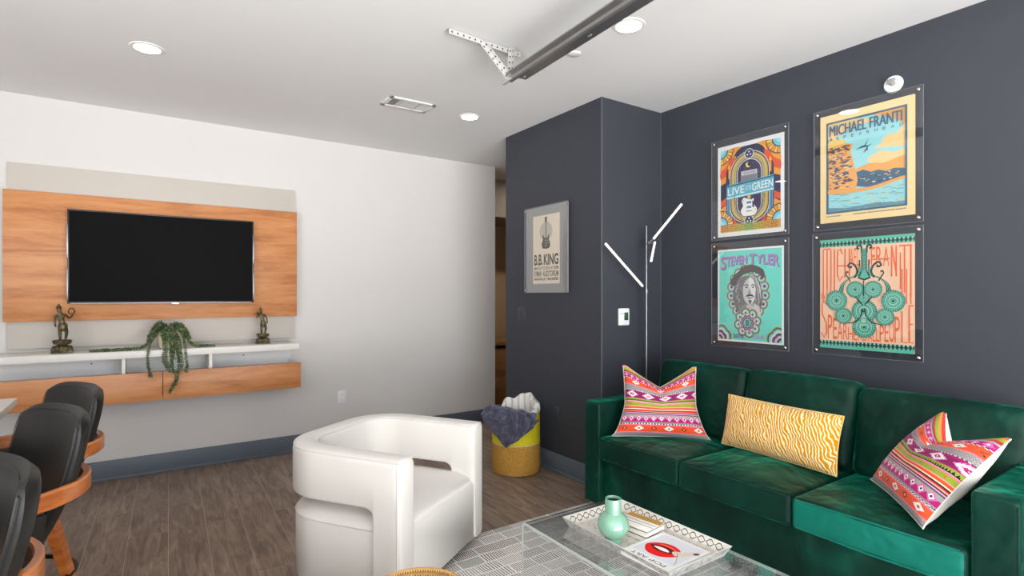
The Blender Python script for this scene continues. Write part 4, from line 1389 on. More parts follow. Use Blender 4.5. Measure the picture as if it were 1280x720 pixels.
# ------------------------------------------------------------------ sofa
def velvet_mat(name, nap, painted_sheen=False):
    """Velvet: dark pile with a bright sheen; nap is the way the pile was brushed (tilts the shading normal)."""
    m, nt, b = new_mat(name)
    v = objcoord(nt)
    f = noise_tex(nt, v, 3.0, 3, 0.55, 0.25)
    f2 = noise_tex(nt, v, 260, 2)
    nt.links.new(ramp(nt, f, [(0.32, rgb(1, 33, 25)), (0.55, rgb(3, 49, 38)), (0.75, rgb(8, 76, 61))]), b.inputs['Base Color'])
    if painted_sheen:
        # brushed-pile sheen on this cushion's front, painted into the base colour as paler teal
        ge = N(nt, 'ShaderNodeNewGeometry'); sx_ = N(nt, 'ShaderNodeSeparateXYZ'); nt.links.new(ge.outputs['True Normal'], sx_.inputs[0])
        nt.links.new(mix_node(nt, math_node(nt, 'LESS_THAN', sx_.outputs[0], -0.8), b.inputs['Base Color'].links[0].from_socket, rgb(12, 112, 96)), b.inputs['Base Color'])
    b.inputs['Roughness'].default_value = 0.5; b.inputs['Specular IOR Level'].default_value = 0.18
    b.inputs['Sheen Weight'].default_value = 0.55
    b.inputs['Sheen Roughness'].default_value = 0.28
    b.inputs['Sheen Tint'].default_value = rgb(40, 225, 180)
    h = math_node(nt, 'ADD', math_node(nt, 'MULTIPLY', f, 1.0), math_node(nt, 'MULTIPLY', f2, 0.010))
    bp_ = N(nt, 'ShaderNodeBump'); bp_.inputs['Strength'].default_value = .8; bp_.inputs['Distance'].default_value = .07
    nt.links.new(h, bp_.inputs['Height'])
    n1 = noise_tex(nt, v, 1.7, 2, 0.5, 0.5)
    sc_ = N(nt, 'ShaderNodeVectorMath', operation='SCALE'); sc_.inputs[0].default_value = nap
    nt.links.new(math_node(nt, 'MULTIPLY_ADD', n1, 1.2, 0.4), sc_.inputs['Scale'])
    ad = N(nt, 'ShaderNodeVectorMath', operation='ADD'); nt.links.new(bp_.outputs[0], ad.inputs[0]); nt.links.new(sc_.outputs[0], ad.inputs[1])
    nm = N(nt, 'ShaderNodeVectorMath', operation='NORMALIZE'); nt.links.new(ad.outputs[0], nm.inputs[0])
    nt.links.new(nm.outputs[0], b.inputs['Normal'])
    return m
velvet = velvet_mat('green_velvet', (0.0, 0.0, 0.0))
velvet_side = velvet_mat('green_velvet_painted_sheen_front', (0, 0, 0), True)
SX0, SX1 = 2.37, 3.262
SY0, SY1 = 0.548, 2.655
sofa = empty('sofa', ((SX0 + SX1) / 2, (SY0 + SY1) / 2, 0), 'green velvet three-seat sofa against the charcoal wall', 'sofa')
mb = MB(); mb.box(SX0 + .035, SX1 - .02, SY0 + .02, SY1 - .02, .052, .345, .012); mb.build('base_frame', velvet, sofa, world=True)
for y0, y1 in ((SY0, SY0 + .13), (SY1 - .13, SY1)):
    mb = MB(); cushion(mb, SX0, SX1, y0, y1, .055, .693, .016, n=8)
    for yy in (y0 + .006, y1 - .006):
        mb.tube([(SX0 + .004, yy, .06), (SX0 + .004, yy, .672), (SX0 + .018, yy, .688), (SX1 - .02, yy, .690)], .0042, 6)
    mb.build('arm', velvet, sofa, world=True)
mb = MB(); cushion(mb, SX1 - .16, SX1, SY0 + .131, SY1 - .131, .30, .70, .03); mb.build('back_frame', velvet, sofa, world=True)
seams = [SY0 + .134, 1.303, 1.912, SY1 - .134]
for i in range(3):
    y0, y1 = seams[i] + .001, seams[i + 1] - .001
    mb = MB(); cushion(mb, SX0 - .012, SX1 - .20, y0, y1, .347, .487, .024, crown=(.008, 0, .022), n=12)
    for zz in (.360, .478):
        mb.tube([(SX0 - .009, y0 + .02, zz), (SX0 - .015, (y0 + y1) / 2, zz + (.004 if zz > .4 else -.004)), (SX0 - .009, y1 - .02, zz)], .004, 6)
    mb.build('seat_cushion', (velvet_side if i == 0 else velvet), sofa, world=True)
backs = [(SY0 + .10, 1.300, .905), (1.304, 1.908, .930), (1.912, SY1 - .10, .925)]
for i, (y0, y1, zt) in enumerate(backs):
    mb = MB()
    h = zt - .475
    M = Matrix.Translation((SX1 - .30, (y0 + y1) / 2, .475)) @ Matrix.Rotation(radians(12), 4, 'Y')
    cushion(mb, -.085, .085, -(y1 - y0) / 2, (y1 - y0) / 2, 0.0, h, .045, crown=(.035, 0, .006), n=12, M=M)
    # piping round the front face
    w_ = (y1 - y0) / 2
    ring_ = []
    for (a, c) in ((-w_ + .012, .02), (-w_ + .004, h * .5), (-w_ + .012, h - .02), (0, h - .006), (w_ - .012, h - .02), (w_ - .004, h * .5), (w_ - .012, .02), (0, .008)):
        ring_.append(M @ Vector((-.052, a, c)))
    mb.tube(ring_, .004, 6, closed=True)
    mb.build('back_cushion', velvet, sofa, world=True)
footm = wood('sofa_foot_wood', rgb(110, 52, 30), rgb(150, 76, 44), rgb(170, 92, 56), (8, 8, 2), .4)
for x in (SX0 + .06, SX1 - .08):
    for y in (SY0 + .07, SY1 - .07):
        mb = MB(); mb.lathe([(.018, 0.0), (.026, .056)], 16, c=(x, y, 0.0125 if x < 2.7 and y < 2.66 else 0)); mb.build('foot', footm, sofa, world=True)

# ------------------------------------------------------------------ pillows
def kilim(u, v):
    """Woven stripe pattern: u across 0..1, v from the hem 0..1 upward."""
    OR, MG, PK, GY, WH, GN, BK, RD, DP, PP = (240, 84, 42), (178, 28, 112), (240, 100, 176), (168, 164, 162), (246, 242, 238), (150, 172, 52), (30, 26, 30), (212, 44, 40), (140, 24, 92), (224, 160, 200)
    PKS = (250, 120, 150)
    v = v % 1.0
    def dia(cu, half, vv, vh):
        return abs((u * cu) % 1.0 - .5) / half + abs(vv - .5) / vh
    def heather():
        return GY if (int(u * 230) + int(v * 230)) % 2 else (128, 124, 124)
    if v < .055: return heather()
    if v < .07: return PKS
    if v < .155:
        t = (v - .07) / .085
        q = int(u * 6)
        d = dia(6, .34 if q % 2 else .2, t, .42 if q % 2 else .30)
        if q % 2: return WH if .35 < d < 1 else (RD if d <= .35 else OR)
        return BK if .72 < d < 1.05 else ((250, 180, 90) if d < .3 else OR)
    if v < .165: return PKS
    if v < .18: return BK if (int(u * 60) + int(v * 400)) % 2 else WH
    if v < .20: return heather()
    if v < .30:
        t = (v - .20) / .10
        d = dia(11, .42, t, .48)
        if d < .30: return BK
        if d < .62: return WH
        if d < 1.0: return PK
        return MG if t < .55 else GY
    if v < .315: return (90, 84, 84)
    if v < .325: return PP
    if v < .34: return (52, 30, 62)
    if v < .35: return (250, 190, 170)
    if v < .375: return RD if v < .366 else BK
    if v < .39: return (250, 230, 200)
    if v < .415: return OR
    if v < .425: return (250, 160, 150)
    if v < .475:
        t = (v - .425) / .05
        if abs((u * 9) % 1 - .5) < .05 and .3 < t < .7: return OR
        return GN if abs(t - .5) < .42 else (196, 150, 60)
    if v < .49: return PKS
    if v < .50: return (250, 170, 190)
    if v < .53:
        t = (v - .50) / .03
        return BK if abs((u * 42) % 1 - .5) < .5 * (1 - t) else GN
    if v < .54: return GN
    if v < .655:
        t = (v - .54) / .115
        jag = .07 * (((u * 48) % 1) > .5)
        d = dia(4.5, .40, t, .50) + jag
        if d < .16: return WH
        if d < .45: return MG
        if d < .80: return WH
        if d < 1.0: return PP
        return DP if abs(t - .5) < .36 else MG
    if v < .665: return BK if (int(u * 70)) % 2 else WH
    if v < .735: return heather()
    if v < .748: return PKS
    if v < .825:
        t = (v - .748) / .077
        q = int(u * 6 + .5)
        uu = u + .5 / 6
        d = abs((uu * 6) % 1.0 - .5) / (.34 if q % 2 else .2) + abs(t - .5) / (.42 if q % 2 else .3)
        if q % 2: return WH if .35 < d < 1 else (RD if d <= .35 else OR)
        return BK if .72 < d < 1.05 else OR
    if v < .84: return BK if (int(u * 60) + int(v * 400)) % 2 else WH
    if v < .90:
        t = (v - .84) / .06
        d = dia(13, .42, t, .48)
        if d < .34: return WH
        if d < 1: return PK
        return MG
    if v < .915: return GY
    if v < .925: return (60, 40, 60)
    if v < .94: return RD
    if v < .965: return GN
    if v < .985: return (240, 150, 60)
    return RD
fabric = attr_mat('pillow_fabric', 0.85, 0.15, 0.15)
back_white = plain('pillow_back_white', rgb(232, 228, 220), 0.85, spec=.2, noisy=.03, nscale=60)

def make_pillow(name, label, bl, br, up, W, Hh, T, pattern, chop=0.0, res=150, pinch=.06, back=None, mat_front=None, sag=0.0, taper=0.0):
    """bl, br: the two bottom corners in the world, up: lean direction, front faces the side from which bl is left of br."""
    bl, br, up = Vector(bl), Vector(br), Vector(up).normalized()
    ex = (br - bl).normalized()
    up = (up - ex * up.dot(ex)).normalized()
    nr_ = ex.cross(up)                      # front normal
    e = empty(name, (bl + br) / 2, label, 'pillow')
    def shape(i, j, nu, nv, side_):
        a, c = -1 + 2 * i / nu, -1 + 2 * j / nv
        # edges curve inward between the corners; the top is narrower when the pillow has been chopped
        x = a * (1 - pinch * (1 - c * c) * abs(a) ** 3)
        y = c * (1 - pinch * (1 - a * a) * abs(c) ** 3)
        th = max(0, (1 - abs(a) ** 2.6)) ** .55 * max(0, (1 - abs(c) ** 2.6)) ** .55
        if chop:
            x *= 1 - taper * min(1, (c + 1) * 1.1) ** .6
            k_ = max(0, 1 - (abs(a) / .92) ** 1.05) if c > -1 else 0
            k_ = k_ * max(0, (c + .5) / 1.5) ** 1.5
            y -= chop * k_
            th *= (1 - .5 * math.exp(-(a / .12) ** 2) * max(0, c))
        wr = noise.noise(Vector((a * 2.1 + W * 7, c * 2.3, side_ * 3.0 + Hh * 9))) * .10 + noise.noise(Vector((a * 5 + 3, c * 5, W * 5))) * .035
        th *= 1 + wr
        z = side_ * T / 2 * th
        z += sag * (1 - a * a) * (1 - c * c) * .5
        p = (bl + br) / 2 + ex * (x * W / 2) + up * ((y + 1) * Hh / 2) + nr_ * z
        return p
    # front
    nu, nv = res, int(res * Hh / W)
    for side_, nm in ((1, 'front_cover'), (-1, 'back_cover')):
        k = (nu, nv) if side_ == 1 else (40, 40)
        mb = MB()
        mb.grid([[shape(i, j, k[0], k[1], side_) for j in range(k[1] + 1)] for i in range(k[0] + 1)], flip=(side_ < 0))
        if side_ == 1 and pattern:
            lay = mb.bm.faces.layers.int.new('fi')
            idx = 0
            for f in mb.bm.faces: f[lay] = idx; idx += 1
        o = mb.build(nm, (mat_front or fabric) if side_ == 1 else (back or back_white), e, world=True, recalc=False, angle=180)
        if side_ == 1 and pattern:
            me = o.data
            at = me.color_attributes.new('pattern', 'FLOAT_COLOR', 'CORNER')
            cols = np.zeros((len(me.loops), 4), dtype=np.float32)
            li = 0
            q = 0
            for i in range(nu):
                for j in range(nv):
                    c = pattern((i + .5) / nu, (j + .5) / nv)
                    cols[q * 4:(q + 1) * 4] = rgb(*c)
                    q += 1
            at.data.foreach_set('color', cols.ravel())
    # seam along the rim
    mb = MB()
    ring_ = [shape(i, 0, 24, 24, 0) for i in range(24)] + [shape(24, j, 24, 24, 0) for j in range(24)] + [shape(24 - i, 24, 24, 24, 0) for i in range(24)] + [shape(0, 24 - j, 24, 24, 0) for j in range(24)]
    mb.tube(ring_, .0028, 6, closed=True)
    mb.build('seam', back or back_white, e, world=True)
    return e
make_pillow('throw_pillow', 'square woven pillow with bright stripes standing in the left sofa corner',
            (2.415, 2.45, .497), (2.825, 2.045, .497), (.22, .22, 1), .585, .44, .19, kilim, chop=.56, res=200, pinch=.05, taper=.24)
make_pillow('throw_pillow', 'square woven pillow with bright stripes and white back tipped over the right sofa arm',
            (2.80, 1.165, .512), (2.385, .825, .512), (.06, -.32, .35), .56, .44, .17, kilim, chop=.60, res=200, pinch=.05, taper=.10)
def zebra_mat():
    m, nt, b = new_mat('yellow_zebra_weave')
    v = objcoord(nt)
    wv = N(nt, 'ShaderNodeTexWave'); wv.wave_type = 'BANDS'; wv.bands_direction = 'X'
    mp = N(nt, 'ShaderNodeMapping'); mp.inputs['Rotation'].default_value = (0, 0, 0); nt.links.new(v, mp.inputs[0])
    d = N(nt, 'ShaderNodeTexNoise'); d.inputs['Scale'].default_value = 14; d.inputs['Detail'].default_value = 2; nt.links.new(v, d.inputs['Vector'])
    va = N(nt, 'ShaderNodeVectorMath', operation='MULTIPLY_ADD'); nt.links.new(d.outputs['Color'], va.inputs[0]); va.inputs[1].default_value = (.055, .055, .05); nt.links.new(v, va.inputs[2])
    # run the bands along the pillow's width (its world Y axis)
    mp2 = N(nt, 'ShaderNodeMapping'); mp2.inputs['Rotation'].default_value = (radians(20), 0, radians(90)); nt.links.new(va.outputs[0], mp2.inputs[0])
    nt.links.new(mp2.outputs[0], wv.inputs['Vector'])
    wv.inputs['Scale'].default_value = 21; wv.inputs['Distortion'].default_value = 2.2; wv.inputs['Detail'].default_value = 1.5; wv.inputs['Detail Scale'].default_value = 2.0
    nt.links.new(ramp(nt, wv.outputs['Fac'], [(0.0, rgb(220, 146, 0)), (0.58, rgb(228, 156, 6)), (0.72, rgb(244, 226, 158)), (1.0, rgb(250, 242, 206))]), b.inputs['Base Color'])
    b.inputs['Roughness'].default_value = .8; b.inputs['Specular IOR Level'].default_value = .2
    b.inputs['Sheen Weight'].default_value = .2
    bump(nt, b, wv.outputs['Fac'], .25, .003)
    return m
make_pillow('lumbar_pillow', 'long yellow lumbar pillow with white wavy zebra lines in the middle of the sofa',
            (2.80, 1.955, .507), (2.735, 1.285, .507), (.22, 0, 1), .67, .285, .16, None, res=70, pinch=.035, mat_front=zebra_mat(), back=plain('pillow_back_yellow', rgb(236, 208, 130), .85))

# ------------------------------------------------------------------ white barrel chair
linen = plain('white_upholstery', rgb(224, 221, 216), 0.8, spec=.2, noisy=.012, nscale=260, bmp=.05)
ch = empty('barrel_chair', (1.030, 2.705, 0.0), 'white upholstered barrel armchair with open sides, facing the coffee table', 'armchair', rz=radians(-56))
HW, XF, XB, RCN, TH = .412, .385, -.345, .27, .12      # half width, front, back, outer corner radius, band thickness
def uoff(off):
    """The plan outline (open at the front) offset outward by off: list of (point, normal), and its arc lengths"""
    h, xb, r = HW + off, XB - off, RCN + off
    P = []
    n_s, n_a, n_b = 16, 14, 10
    for k in range(n_s): P.append((Vector((XF + (xb + r - XF) * k / n_s, -h, 0)), Vector((0, -1, 0))))
    for k in range(n_a):
        a = -pi / 2 - pi / 2 * k / n_a
        P.append((Vector((xb + r + r * cos(a), -h + r + r * sin(a), 0)), Vector((cos(a), sin(a), 0))))
    for k in range(n_b): P.append((Vector((xb, -h + r + (2 * h - 2 * r) * k / n_b, 0)), Vector((-1, 0, 0))))
    for k in range(n_a):
        a = pi - pi / 2 * k / n_a
        P.append((Vector((xb + r + r * cos(a), h - r + r * sin(a), 0)), Vector((cos(a), sin(a), 0))))
    for k in range(n_s + 1): P.append((Vector((xb + r + (XF - xb - r) * k / n_s, h, 0)), Vector((0, 1, 0))))
    return P
CL = uoff(-TH / 2)
CUM = [0]
for q in range(1, len(CL)): CUM.append(CUM[-1] + (CL[q][0] - CL[q - 1][0]).length)
Ltot = CUM[-1]
def at_s(s):
    for q in range(1, len(CL)):
        if s <= CUM[q] + 1e-9:
            t_ = (s - CUM[q - 1]) / max(1e-9, CUM[q] - CUM[q - 1])
            return CL[q - 1][0].lerp(CL[q][0], t_), CL[q - 1][1].lerp(CL[q][1], t_).normalized()
    return CL[-1]
POST = .135; FR = .05; ZB = .448; Z0 = .06
def zb(s):
    d = min(s, Ltot - s)
    if d <= POST: return Z0
    q = d - POST
    if q < FR: return ZB - (FR - math.sqrt(max(0, FR * FR - (FR - q) ** 2)))
    return ZB
def zt(s):
    d = min(s, Ltot - s)
    return .668 + .006 * min(1, d / .5)
ss = [0, .004, .012, .024, .05, .09, POST - .001]
ss += [POST + 1e-4] + [POST + FR * (1 - cos(pi / 2 * k / 6)) for k in range(1, 7)]
rest = [POST + FR + (Ltot / 2 - POST - FR) * k / 40 for k in range(1, 41)]
half = ss + rest
allS = half + [Ltot - s for s in half[:-1][::-1]]
rows = []
for s in allS:
    p, n_ = at_s(s)
    d = min(s, Ltot - s)
    ins = .024 - math.sqrt(max(0, .024 ** 2 - (.024 - min(.024, d)) ** 2))  # rounded front ends
    th = TH / 2 - ins * .9
    b0, t0 = zb(s), zt(s) - ins * .5
    r1, r2 = .030, .014
    ring_ = []
    def arcp(cx, cz, r, a0, a1, n=4):
        return [(cx + r * cos(radians(a0 + (a1 - a0) * k / n)), cz + r * sin(radians(a0 + (a1 - a0) * k / n))) for k in range(n + 1)]
    sec = arcp(th - r2, b0 + r2, r2, -90, 0, 3) + [(th, (b0 + t0) / 2)] + arcp(th - r1, t0 - r1, r1, 0, 90) + [(0, t0 + .004)] + arcp(-th + r1, t0 - r1, r1, 90, 180) + [(-th, (b0 + t0) / 2)] + arcp(-th + r2, b0 + r2, r2, 180, 270, 3)
    rows.append([p + n_ * a + Vector((0, 0, z_)) for a, z_ in sec])
mb = MB(); mb.sweep(rows)
# piping on the outer and inner top edges
for off in (1, -1):
    pts = []
    for s in allS[2:-2:1]:
        p, n_ = at_s(s)
        pts.append(p + n_ * off * (TH / 2 - .006) + Vector((0, 0, zt(s) - .010)))
    mb.tube(pts, .0035, 6)
for sg in (0, 1):
    s = .012 if sg == 0 else Ltot - .012
    p, n_ = at_s(s)
    for off in (1,):
        mb.tube([p + n_ * off * (TH / 2 - .001) + Vector((-.004, 0, z_)) for z_ in (Z0 + .02, .3, .5, zt(s) - .02)], .003, 6)
mb.build('wrap_arm', linen, ch, angle=50)
# seat body: rounded U block whose back tops out below the band
prof = [(-.012, .052), (0, .062), (0, .345), (-.006, .362), (-.022, .380), (-.05, .394), (-.10, .408), (-.16, .416), (-.22, .420)]
mb = MB()
rows = []
for off, z_ in prof:
    P = uoff(off - .014)
    fx_ = (XF - .006 + off * .9 - XB) / (XF - XB)
    rows.append([Vector((XB + (v.x - XB) * fx_, v.y, z_)) for v, _n in P])
vs = mb.grid([list(x) for x in zip(*rows)], closed_u=True)
mb._face([r[-1] for r in vs]); mb._face([r[0] for r in vs][::-1])
mb.tube([v + Vector((0, 0, .353)) for v, _n in uoff(-.0145)[3:-3]], .0035, 6)
mb.build('seat', linen, ch, angle=60)
mb = MB(); mb.lathe([(.20, .0125), (.21, .02), (.21, .035), (.10, .05), (.10, .09)], 36); mb.build('swivel_base', wood('chair_base_wood', rgb(130, 92, 50), rgb(164, 120, 72), rgb(186, 144, 94), (6, 6, 1), .4), ch)

# ------------------------------------------------------------------ glass coffee table
ctg = glass_mat('table_glass', (0.985, 0.992, 0.988, 1), 2.8, 0.0, 1.55)
edge_g = plain('table_glass_edge', rgb(196, 206, 202), .15, noisy=.05)
CX0, CX1, CY0, CY1, CZ = 1.325, 1.81, 0.72, 1.875, .425
ct = empty('coffee_table', ((CX0 + CX1) / 2, (CY0 + CY1) / 2, .012), 'clear bent glass waterfall coffee table on the patterned rug', 'coffee table')
def bent(y0, y1, r, z0, z1):
    P = [(y1, z0)]
    P += [(y1 - r + r * cos(radians(a)), z1 - r + r * sin(radians(a))) for a in range(0, 91, 15)]
    P += [(y0 + r + r * cos(radians(a)), z1 - r + r * sin(radians(a))) for a in range(90, 181, 15)]
    P += [(y0, z0)]
    return P
TG = .012
outer = bent(CY0, CY1, .03, .0125, CZ); inner = bent(CY0 + TG, CY1 - TG, .018, .0125, CZ - TG)
mb = MB()
for prof_ in (outer, inner):
    mb.grid([[(x, y, z) for x in (CX0, CX1)] for y, z in prof_])
mb.build('glass_sheet', ctg, ct, world=True, recalc=False, angle=60)
mb = MB()
for x in (CX0, CX1):
    mb.grid([[(x, a[0], a[1]), (x, c[0], c[1])] for a, c in zip(outer, inner)])
mb.build('polished_edge', edge_g, ct, world=True, recalc=False)

# ------------------------------------------------------------------ tray with vase, books, magazine
TXa, TXb, TYa, TYb, TZ0, TZ1 = 1.430, 1.770, 1.190, 1.738, CZ + .0005, CZ + .038
tray = empty('serving_tray', ((TXa + TXb) / 2, (TYa + TYb) / 2, TZ0), 'white rectangular tray with black diamond pattern on the glass coffee table', 'tray')
cerm = plain('tray_white', rgb(226, 222, 214), .4, noisy=.02)
outm = new_mat('tray_marbled')
om, ont, ob_ = outm
nz = noise_tex(ont, objcoord(ont), 26, 4, .6, 1.5)
ont.links.new(ramp(ont, nz, [(0.34, rgb(140, 142, 144)), (0.48, rgb(186, 186, 184)), (0.60, rgb(208, 206, 200))]), ob_.inputs['Base Color']); ob_.inputs['Roughness'].default_value = .4
SPL, TW = .020, .006           # how far the walls lean outward, and their thickness
mb = MB(); mb.box(TXa + SPL, TXb - SPL, TYa + SPL, TYb - SPL, TZ0, TZ0 + .008); mb.build('tray_floor', cerm, tray, world=True)
def splay_wall(ix, iy):
    """one leaning wall; (ix, iy) is its outward direction"""
    mb = MB()
    hx, hy = (TXb - TXa) / 2, (TYb - TYa) / 2
    cx, cy = (TXa + TXb) / 2, (TYa + TYb) / 2
    def P(t, s, inn):
        # t: -1..1 along, s: 0 bottom 1 top
        o = (1 - s) * SPL + inn
        if ix: return (cx + ix * (hx - o), cy + t * (hy - o), TZ0 + .001 + s * (TZ1 - TZ0 - .001))
        return (cx + t * (hx - o), cy + iy * (hy - o), TZ0 + .001 + s * (TZ1 - TZ0 - .001))
    v = {(t, s, q): mb.bm.verts.new(P(t, s, q)) for t in (-1, 1) for s in (0, 1) for q in (0, TW)}
    mb.mat(om); mb._face([v[-1, 0, 0], v[1, 0, 0], v[1, 1, 0], v[-1, 1, 0]])
    mb.mat(cerm)
    mb._face([v[-1, 1, 0], v[1, 1, 0], v[1, 1, TW], v[-1, 1, TW]])
    mb._face([v[-1, 1, TW], v[1, 1, TW], v[1, 0, TW], v[-1, 0, TW]])
    mb._face([v[-1, 0, TW], v[1, 0, TW], v[1, 0, 0], v[-1, 0, 0]])
    for t in (-1, 1): mb._face([v[t, 0, 0], v[t, 1, 0], v[t, 1, TW], v[t, 0, TW]])
    mb.build('tray_wall', None, tray, world=True, smooth=False)
for d_ in ((1, 0), (-1, 0), (0, 1), (0, -1)): splay_wall(*d_)
K1, K2, K3 = (52, 52, 58), (150, 148, 142), (206, 196, 176)
def chain(A, L, y, h, step, c=K1):
    n = int(L / step)
    for k in range(n):
        x = (k + .5) * L / n
        A.line([(x - step * .44, y), (x - step * .12, y + h), (x + step * .12, y + h), (x + step * .44, y), (x + step * .12, y - h), (x - step * .12, y - h)], .0034, c, True)
        A.ell(x - L / n / 2, y, .0016, .0016, c, 6)
IW, IL = TXb - TXa - 2 * TW, TYb - TYa - 2 * TW
mb_ = None
# inner faces of the two far walls
HW_ = TZ1 - TZ0 - .010
for org, ex_, ey_, L in (((TXb - TW - SPL + .004 - .0006, TYa + TW + SPL, TZ0 + .009), (0, 1, 0), (SPL / (TZ1 - TZ0), 0, 1), IL - 2 * SPL),
                         ((TXa + TW + SPL, TYb - TW - SPL + .004 - .0006, TZ0 + .009), (1, 0, 0), (0, SPL / (TZ1 - TZ0), 1), IW - 2 * SPL)):
    M = frame_mat(org, ex_, ey_)
    ez = Vector((M[0][2], M[1][2], M[2][2]))
    want = Vector((-1, 0, 0)) if ex_[1] else Vector((0, -1, 0))
    if ez.dot(want) < 0:
        for r_ in range(3): M[r_][2] *= -1
    A = Art(M); A.rect(0, 0, L, HW_, (228, 224, 216)); chain(A, L, HW_ * .5, HW_ * .36, .036)
    A.mb.build('wall_pattern', None, tray, world=True, smooth=False, recalc=False)
# floor of the tray
IW -= 2 * SPL; IL -= 2 * SPL
M = frame_mat((TXa + TW + SPL, TYa + TW + SPL, TZ0 + .0083), (1, 0, 0), (0, 1, 0))
A = Art(M); A.rect(0, 0, IW, IL, (220, 214, 204))
rr = random.Random(4)
for x0_ in (.012, IW - .028):
    y = .01
    while y < IL - .02:
        A.line([(x0_, y), (x0_ + .016, y + .004)], .0018, K2); y += .0085
for y0_ in (.012, IL - .03):
    x = .03
    while x < IW - .03:
        A.line([(x, y0_), (x + .003, y0_ + .016)], .0018, K2); x += .0085
for q in range(3):
    xo = .065 + q * .09
    n = 12
    for k in range(n):
        y = .05 + k * (IL - .1) / (n - 1)
        A.line([(xo - .018, y), (xo, y + .013), (xo + .018, y), (xo, y - .013)], .0026, K1 if q == 1 else (112, 110, 112), True)
        A.line([(xo + .032, y), (xo + .05, y + .006)], .002, K3); A.line([(xo + .032, y + .012), (xo + .05, y + .018)], .002, K2)
A.mb.build('floor_pattern', None, tray, world=True, smooth=False, recalc=False)
FZ = TZ0 + .0105
# vase
va_ = plain('celadon_glaze', rgb(128, 176, 152), .18, spec=.6, noisy=.05, nscale=30, coat=.4)
vs_ = empty('vase', (1.479, 1.497, FZ), 'mint green bulbous vase with a cylindrical neck standing in the tray', 'vase')
mb = MB(); mb.lathe([(.001, 0), (.026, 0), (.030, .003), (.031, .022), (.036, .027), (.050, .040), (.057, .056), (.0595, .066), (.0590, .070), (.057, .083), (.050, .098), (.040, .108), (.031, .114), (.0302, .118), (.0305, .164), (.0295, .167), (.0265, .167), (.0255, .163), (.0255, .10), (.001, .095)], 48, cap0=False, cap1=False)
mb.build('vase_body', va_, vs_)
mb = MB(); mb.lathe([(.001, .120), (.0254, .120), (.0254, .158)], 32, cap0=False, cap1=False); mb.build('vase_interior', plain('vase_dark', rgb(40, 44, 46), .6), vs_)
# two small striped books
def small_book(loc, rz, hh, label, gold):
    e = empty('striped_book', loc, label, 'book', 'small striped books in the tray', rz)
    L, W = .155, .118
    mb = MB(); mb.box(-L / 2 + .002, L / 2 - .002, -W / 2 + .002, W / 2 - .002, .002, hh - .002); mb.build('page_block', plain('paper_cream', rgb(236, 232, 222), .8, noisy=.04, nscale=200), e)
    mb = MB(); wht = plain('cover_cream', rgb(238, 234, 226), .5)
    mb.mat(wht); mb.box(-L / 2, L / 2, -W / 2, W / 2, 0, .002, .0006); mb.box(-L / 2, L / 2, -W / 2, W / 2, hh - .002, hh, .0006); mb.box(-L / 2, -L / 2 + .002, -W / 2, W / 2, 0, hh, .0006)
    A = Art(frame_mat((0, 0, hh), (1, 0, 0), (0, 1, 0))); A.mb.bm.free(); A.mb = mb
    G = (200, 150, 72) if gold else (236, 232, 222)
    cols_ = [G, (238, 234, 226), (238, 234, 226), G, G]
    A.rect(-L / 2, W / 2 - .034, L / 2, W / 2, G); 
    for y in (W / 2 - .017, W / 2 - .034, W / 2 - .056, W / 2 - .078): A.rect(-L / 2, y - .0015, L / 2, y + .0015, (48, 44, 42))
    for M2 in (frame_mat((0, -W / 2, 0), (1, 0, 0), (0, 0, 1)), frame_mat((L / 2, 0, 0), (0, 1, 0), (0, 0, 1))):
        A.M = M2; A.z = .0003
        q = L / 2 if M2[0][0] else W / 2
        A.rect(-q, hh - .0055, q, hh - .0030, (44, 42, 42))
    mb.build('cover', None, e, recalc=False)
    return e
small_book((1.630, 1.508, FZ), radians(-84), .021, 'lower of two small striped books beside the green vase', False)
small_book((1.628, 1.506, FZ + .0213), radians(-82), .021, 'upper of two small striped books, gold and black stripes on its cover', True)
# large softcover book with red lips
MGX0, MGX1, MGY0, MGY1 = 1.440, 1.682, 1.216, 1.420
mg = empty('art_book', ((MGX0 + MGX1) / 2, (MGY0 + MGY1) / 2, FZ), 'white softcover art book with glossy red lips on its cover, in the tray', 'book', rz=radians(2))
wB, hB = .242, .205
mb = MB(); mb.box(-wB / 2 + .001, wB / 2 - .001, -hB / 2 + .001, hB / 2 - .001, .001, .015); mb.build('page_block', plain('paper_white', rgb(238, 236, 232), .8), mg)
# cover reads from the sofa side: its left-to-right runs along +Y, its top towards -X
M = frame_mat((wB / 2, -hB / 2, .0165), (0, hB / 100, 0), (-wB / 114, 0, 0))
A = Art(M)
A.mb.mat(plain('cover_gloss_white', rgb(240, 239, 238), .25)); A.mb.box(-wB / 2, wB / 2, -hB / 2, hB / 2, .015, .0165, .0005); A.mb.box(-wB / 2, wB / 2, -hB / 2, hB / 2, 0, .0012, .0004)
A.rect(7, 8, 93, 92, (212, 212, 218))
A.text('POP ART', 14, 97, 86, 106, (60, 58, 60), .0)
lip = smooth_poly([(22, 52), (28, 68), (42, 82), (58, 85), (72, 82), (84, 70), (88, 58), (80, 44), (66, 34), (50, 32), (34, 38)], 5)
A.poly(lip, (222, 28, 26))
A.poly(smooth_poly([(30, 54), (44, 64), (60, 68), (76, 62), (82, 56), (70, 48), (54, 44), (40, 46)], 4), (110, 16, 18))
A.poly(smooth_poly([(42, 58), (54, 62), (68, 60), (74, 57), (62, 52), (50, 52)], 4), (246, 240, 236))
A.poly(smooth_poly([(34, 46), (48, 40), (64, 40), (74, 45), (62, 43.5), (46, 44)], 4), (246, 110, 100))
A.poly(smooth_poly([(30, 60), (40, 52), (34, 44), (26, 40), (20, 30), (12, 22), (6, 26), (12, 38), (18, 52), (24, 58)], 5), (214, 198, 182))
A.poly(smooth_poly([(14, 30), (9, 22), (5, 24), (8, 32)], 4), (80, 40, 36))
